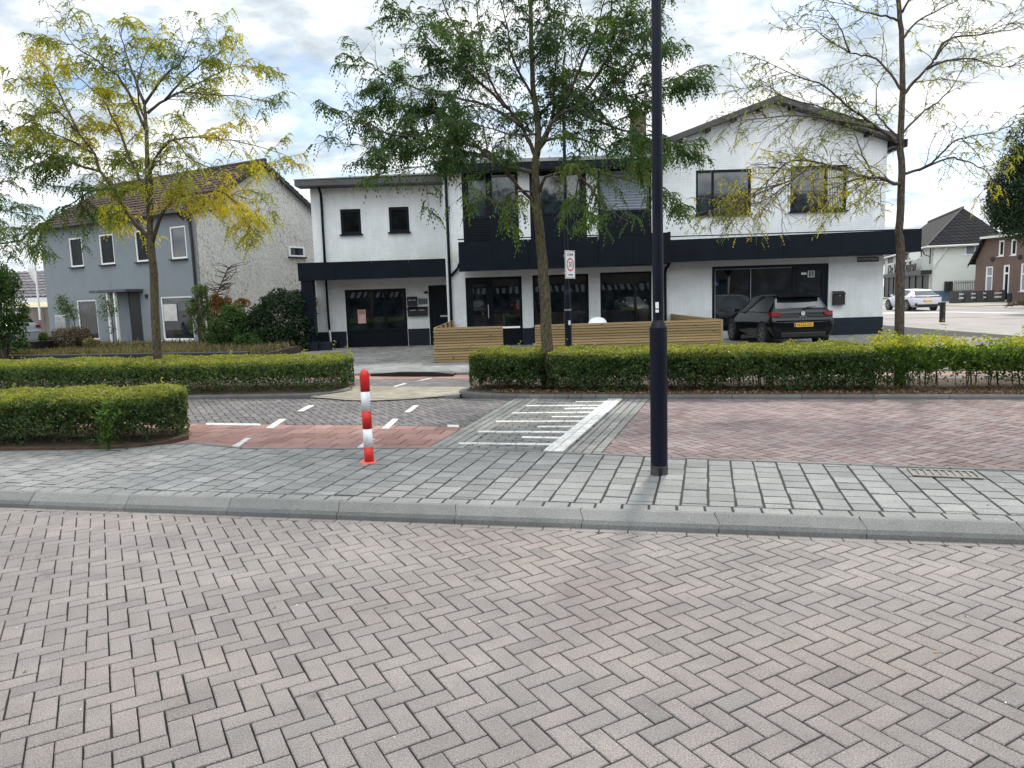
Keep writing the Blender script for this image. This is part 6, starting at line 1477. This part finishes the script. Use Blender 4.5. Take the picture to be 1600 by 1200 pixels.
# crossing sign reflected in the right shop window
def post(x,y,h,r,mat,label,name='sign_post'):
    e=empty(name,(x,y,0),label,'traffic sign');m=MB();m.lathe([(r,-.05),(r,h)],(x,y,0),12);m.build('pole',mat,e);return e
e=post(13.9,-1.2,2.6,.035,'metal','blue pedestrian crossing sign on a pole on the camera side of the street')
m=MB();m.box((13.6,-1.16,1.85),(14.2,-1.14,2.45));m.build('panel','sign_blue',e);m=MB();m.add([(13.68,-1.136,1.93),(14.12,-1.136,1.93),(13.9,-1.136,2.38)],[(2,1,0)]);m.build('triangle','sign_white',e)
m=MB();m.tube([(13.9,-1.13,2.25),(13.9,-1.13,2.1)],.025,6);m.tube([(13.9,-1.13,2.1),(13.83,-1.13,1.97)],.015,6);m.tube([(13.9,-1.13,2.1),(13.98,-1.13,1.97)],.015,6);m.build('figure','sign_black',e)
e=post(15.1,-2.2,3.4,.05,'white_frame','yield sign on a white pole on the camera side of the street')
m=MB();m.add([(14.7,-2.13,3.1),(15.4,-2.13,3.1),(15.05,-2.13,2.5)],[(0,1,2),(2,1,0)]);m.build('triangle','sign_white',e)
# ================================================================== SKY AND SUN
SUN_AZ=math.radians(21);SUN_EL=math.radians(47)   # azimuth measured to the right of +Y
w=bpy.data.worlds.new('World');scene.world=w;w.use_nodes=True;nt=w.node_tree;bg=nt.nodes['Background'];out=nt.nodes['World Output']
sky=N(nt,'ShaderNodeTexSky');sky.sky_type='NISHITA';sky.sun_disc=False;sky.sun_elevation=SUN_EL;sky.sun_rotation=SUN_AZ;sky.air_density=1.;sky.dust_density=.6;sky.ozone_density=1.5
tc=N(nt,'ShaderNodeTexCoord');sx=N(nt,'ShaderNodeSeparateXYZ');nt.links.new(tc.outputs['Generated'],sx.inputs[0])
mz=N(nt,'ShaderNodeMath',operation='MAXIMUM');nt.links.new(sx.outputs[2],mz.inputs[0]);mz.inputs[1].default_value=0.
ma=N(nt,'ShaderNodeMath',operation='ADD');nt.links.new(mz.outputs[0],ma.inputs[0]);ma.inputs[1].default_value=.22
dv=N(nt,'ShaderNodeVectorMath',operation='DIVIDE');cb=N(nt,'ShaderNodeCombineXYZ')
for i in range(3): nt.links.new(ma.outputs[0],cb.inputs[i])
nt.links.new(tc.outputs['Generated'],dv.inputs[0]);nt.links.new(cb.outputs[0],dv.inputs[1])
mp=N(nt,'ShaderNodeMapping');mp.inputs['Scale'].default_value=(1,1.15,0);mp.inputs['Location'].default_value=(3.1,7.4,0);mp.inputs['Rotation'].default_value=(0,0,.35);nt.links.new(dv.outputs[0],mp.inputs[0])
def wn(scale,detail,rough,dist=0.,off=0.):
    n=N(nt,'ShaderNodeTexNoise');n.inputs['Scale'].default_value=scale;n.inputs['Detail'].default_value=detail;n.inputs['Roughness'].default_value=rough;n.inputs['Distortion'].default_value=dist
    if off:
        v=N(nt,'ShaderNodeVectorMath',operation='ADD');v.inputs[1].default_value=(off,off*.7,0);nt.links.new(mp.outputs[0],v.inputs[0]);nt.links.new(v.outputs[0],n.inputs['Vector'])
    else: nt.links.new(mp.outputs[0],n.inputs['Vector'])
    return n.outputs[0]
cover=ramp(nt,wn(1.1,8,.6,.2),[(.365,(0,)*3),(.48,(1,)*3)])
shade=ramp(nt,wn(3.6,9,.60,.15,5.),[(.32,(.43,.50,.56)),(.46,(.66,.715,.755)),(.57,(1.02,1.02,1.01))])
fine=ramp(nt,wn(11.,6,.6,.1,9.),[(.32,(.86,)*3),(.66,(1.07,)*3)])
cloud=mixc(nt,1.,shade,fine,'MULTIPLY')
# overcast sky luminance rises towards the zenith
zg2=ramp(nt,mz.outputs[0],[(0,(.95,)*3),(.5,(1.05,)*3),(1,(1.9,)*3)])
cloud=mixc(nt,1.,cloud,zg2,'MULTIPLY')
# clouds behind the camera brightened, an added fill for the shaded facades
bk_=N(nt,'ShaderNodeMath',operation='MULTIPLY_ADD');nt.links.new(sx.outputs[1],bk_.inputs[0]);bk_.inputs[1].default_value=-1;bk_.inputs[2].default_value=0
cloud=mixc(nt,1.,cloud,ramp(nt,bk_.outputs[0],[(.0,(1,)*3),(.6,(2.0,)*3)]),'MULTIPLY')
sb=N(nt,'ShaderNodeMix',data_type='RGBA',blend_type='MULTIPLY');sb.inputs[0].default_value=1;nt.links.new(sky.outputs[0],sb.inputs[6]);sb.inputs[7].default_value=(1,1,1,1)
cs=N(nt,'ShaderNodeMix',data_type='RGBA',blend_type='MULTIPLY');cs.inputs[0].default_value=1;nt.links.new(cloud,cs.inputs[6]);cs.inputs[7].default_value=(8.0,8.1,8.2,1)
fin=mixc(nt,cover,sb.outputs[2],cs.outputs[2])
nt.links.new(fin,bg.inputs[0]);bg.inputs[1].default_value=.10
sd=bpy.data.lights.new('sun','SUN');sd.energy=2.4;sd.angle=math.radians(6);sd.color=(1,.95,.87)
so=bpy.data.objects.new('sun',sd);col.objects.link(so)
dirv=Vector((math.sin(SUN_AZ)*math.cos(SUN_EL),math.cos(SUN_AZ)*math.cos(SUN_EL),math.sin(SUN_EL)))
so.rotation_euler=dirv.to_track_quat('Z','Y').to_euler()
scene.view_settings.view_transform='Standard';scene.view_settings.look='None';scene.view_settings.exposure=.70;scene.view_settings.gamma=1
scene.cycles.max_bounces=6;scene.cycles.transparent_max_bounces=8;scene.cycles.use_denoising=True
scene.render.film_transparent=False
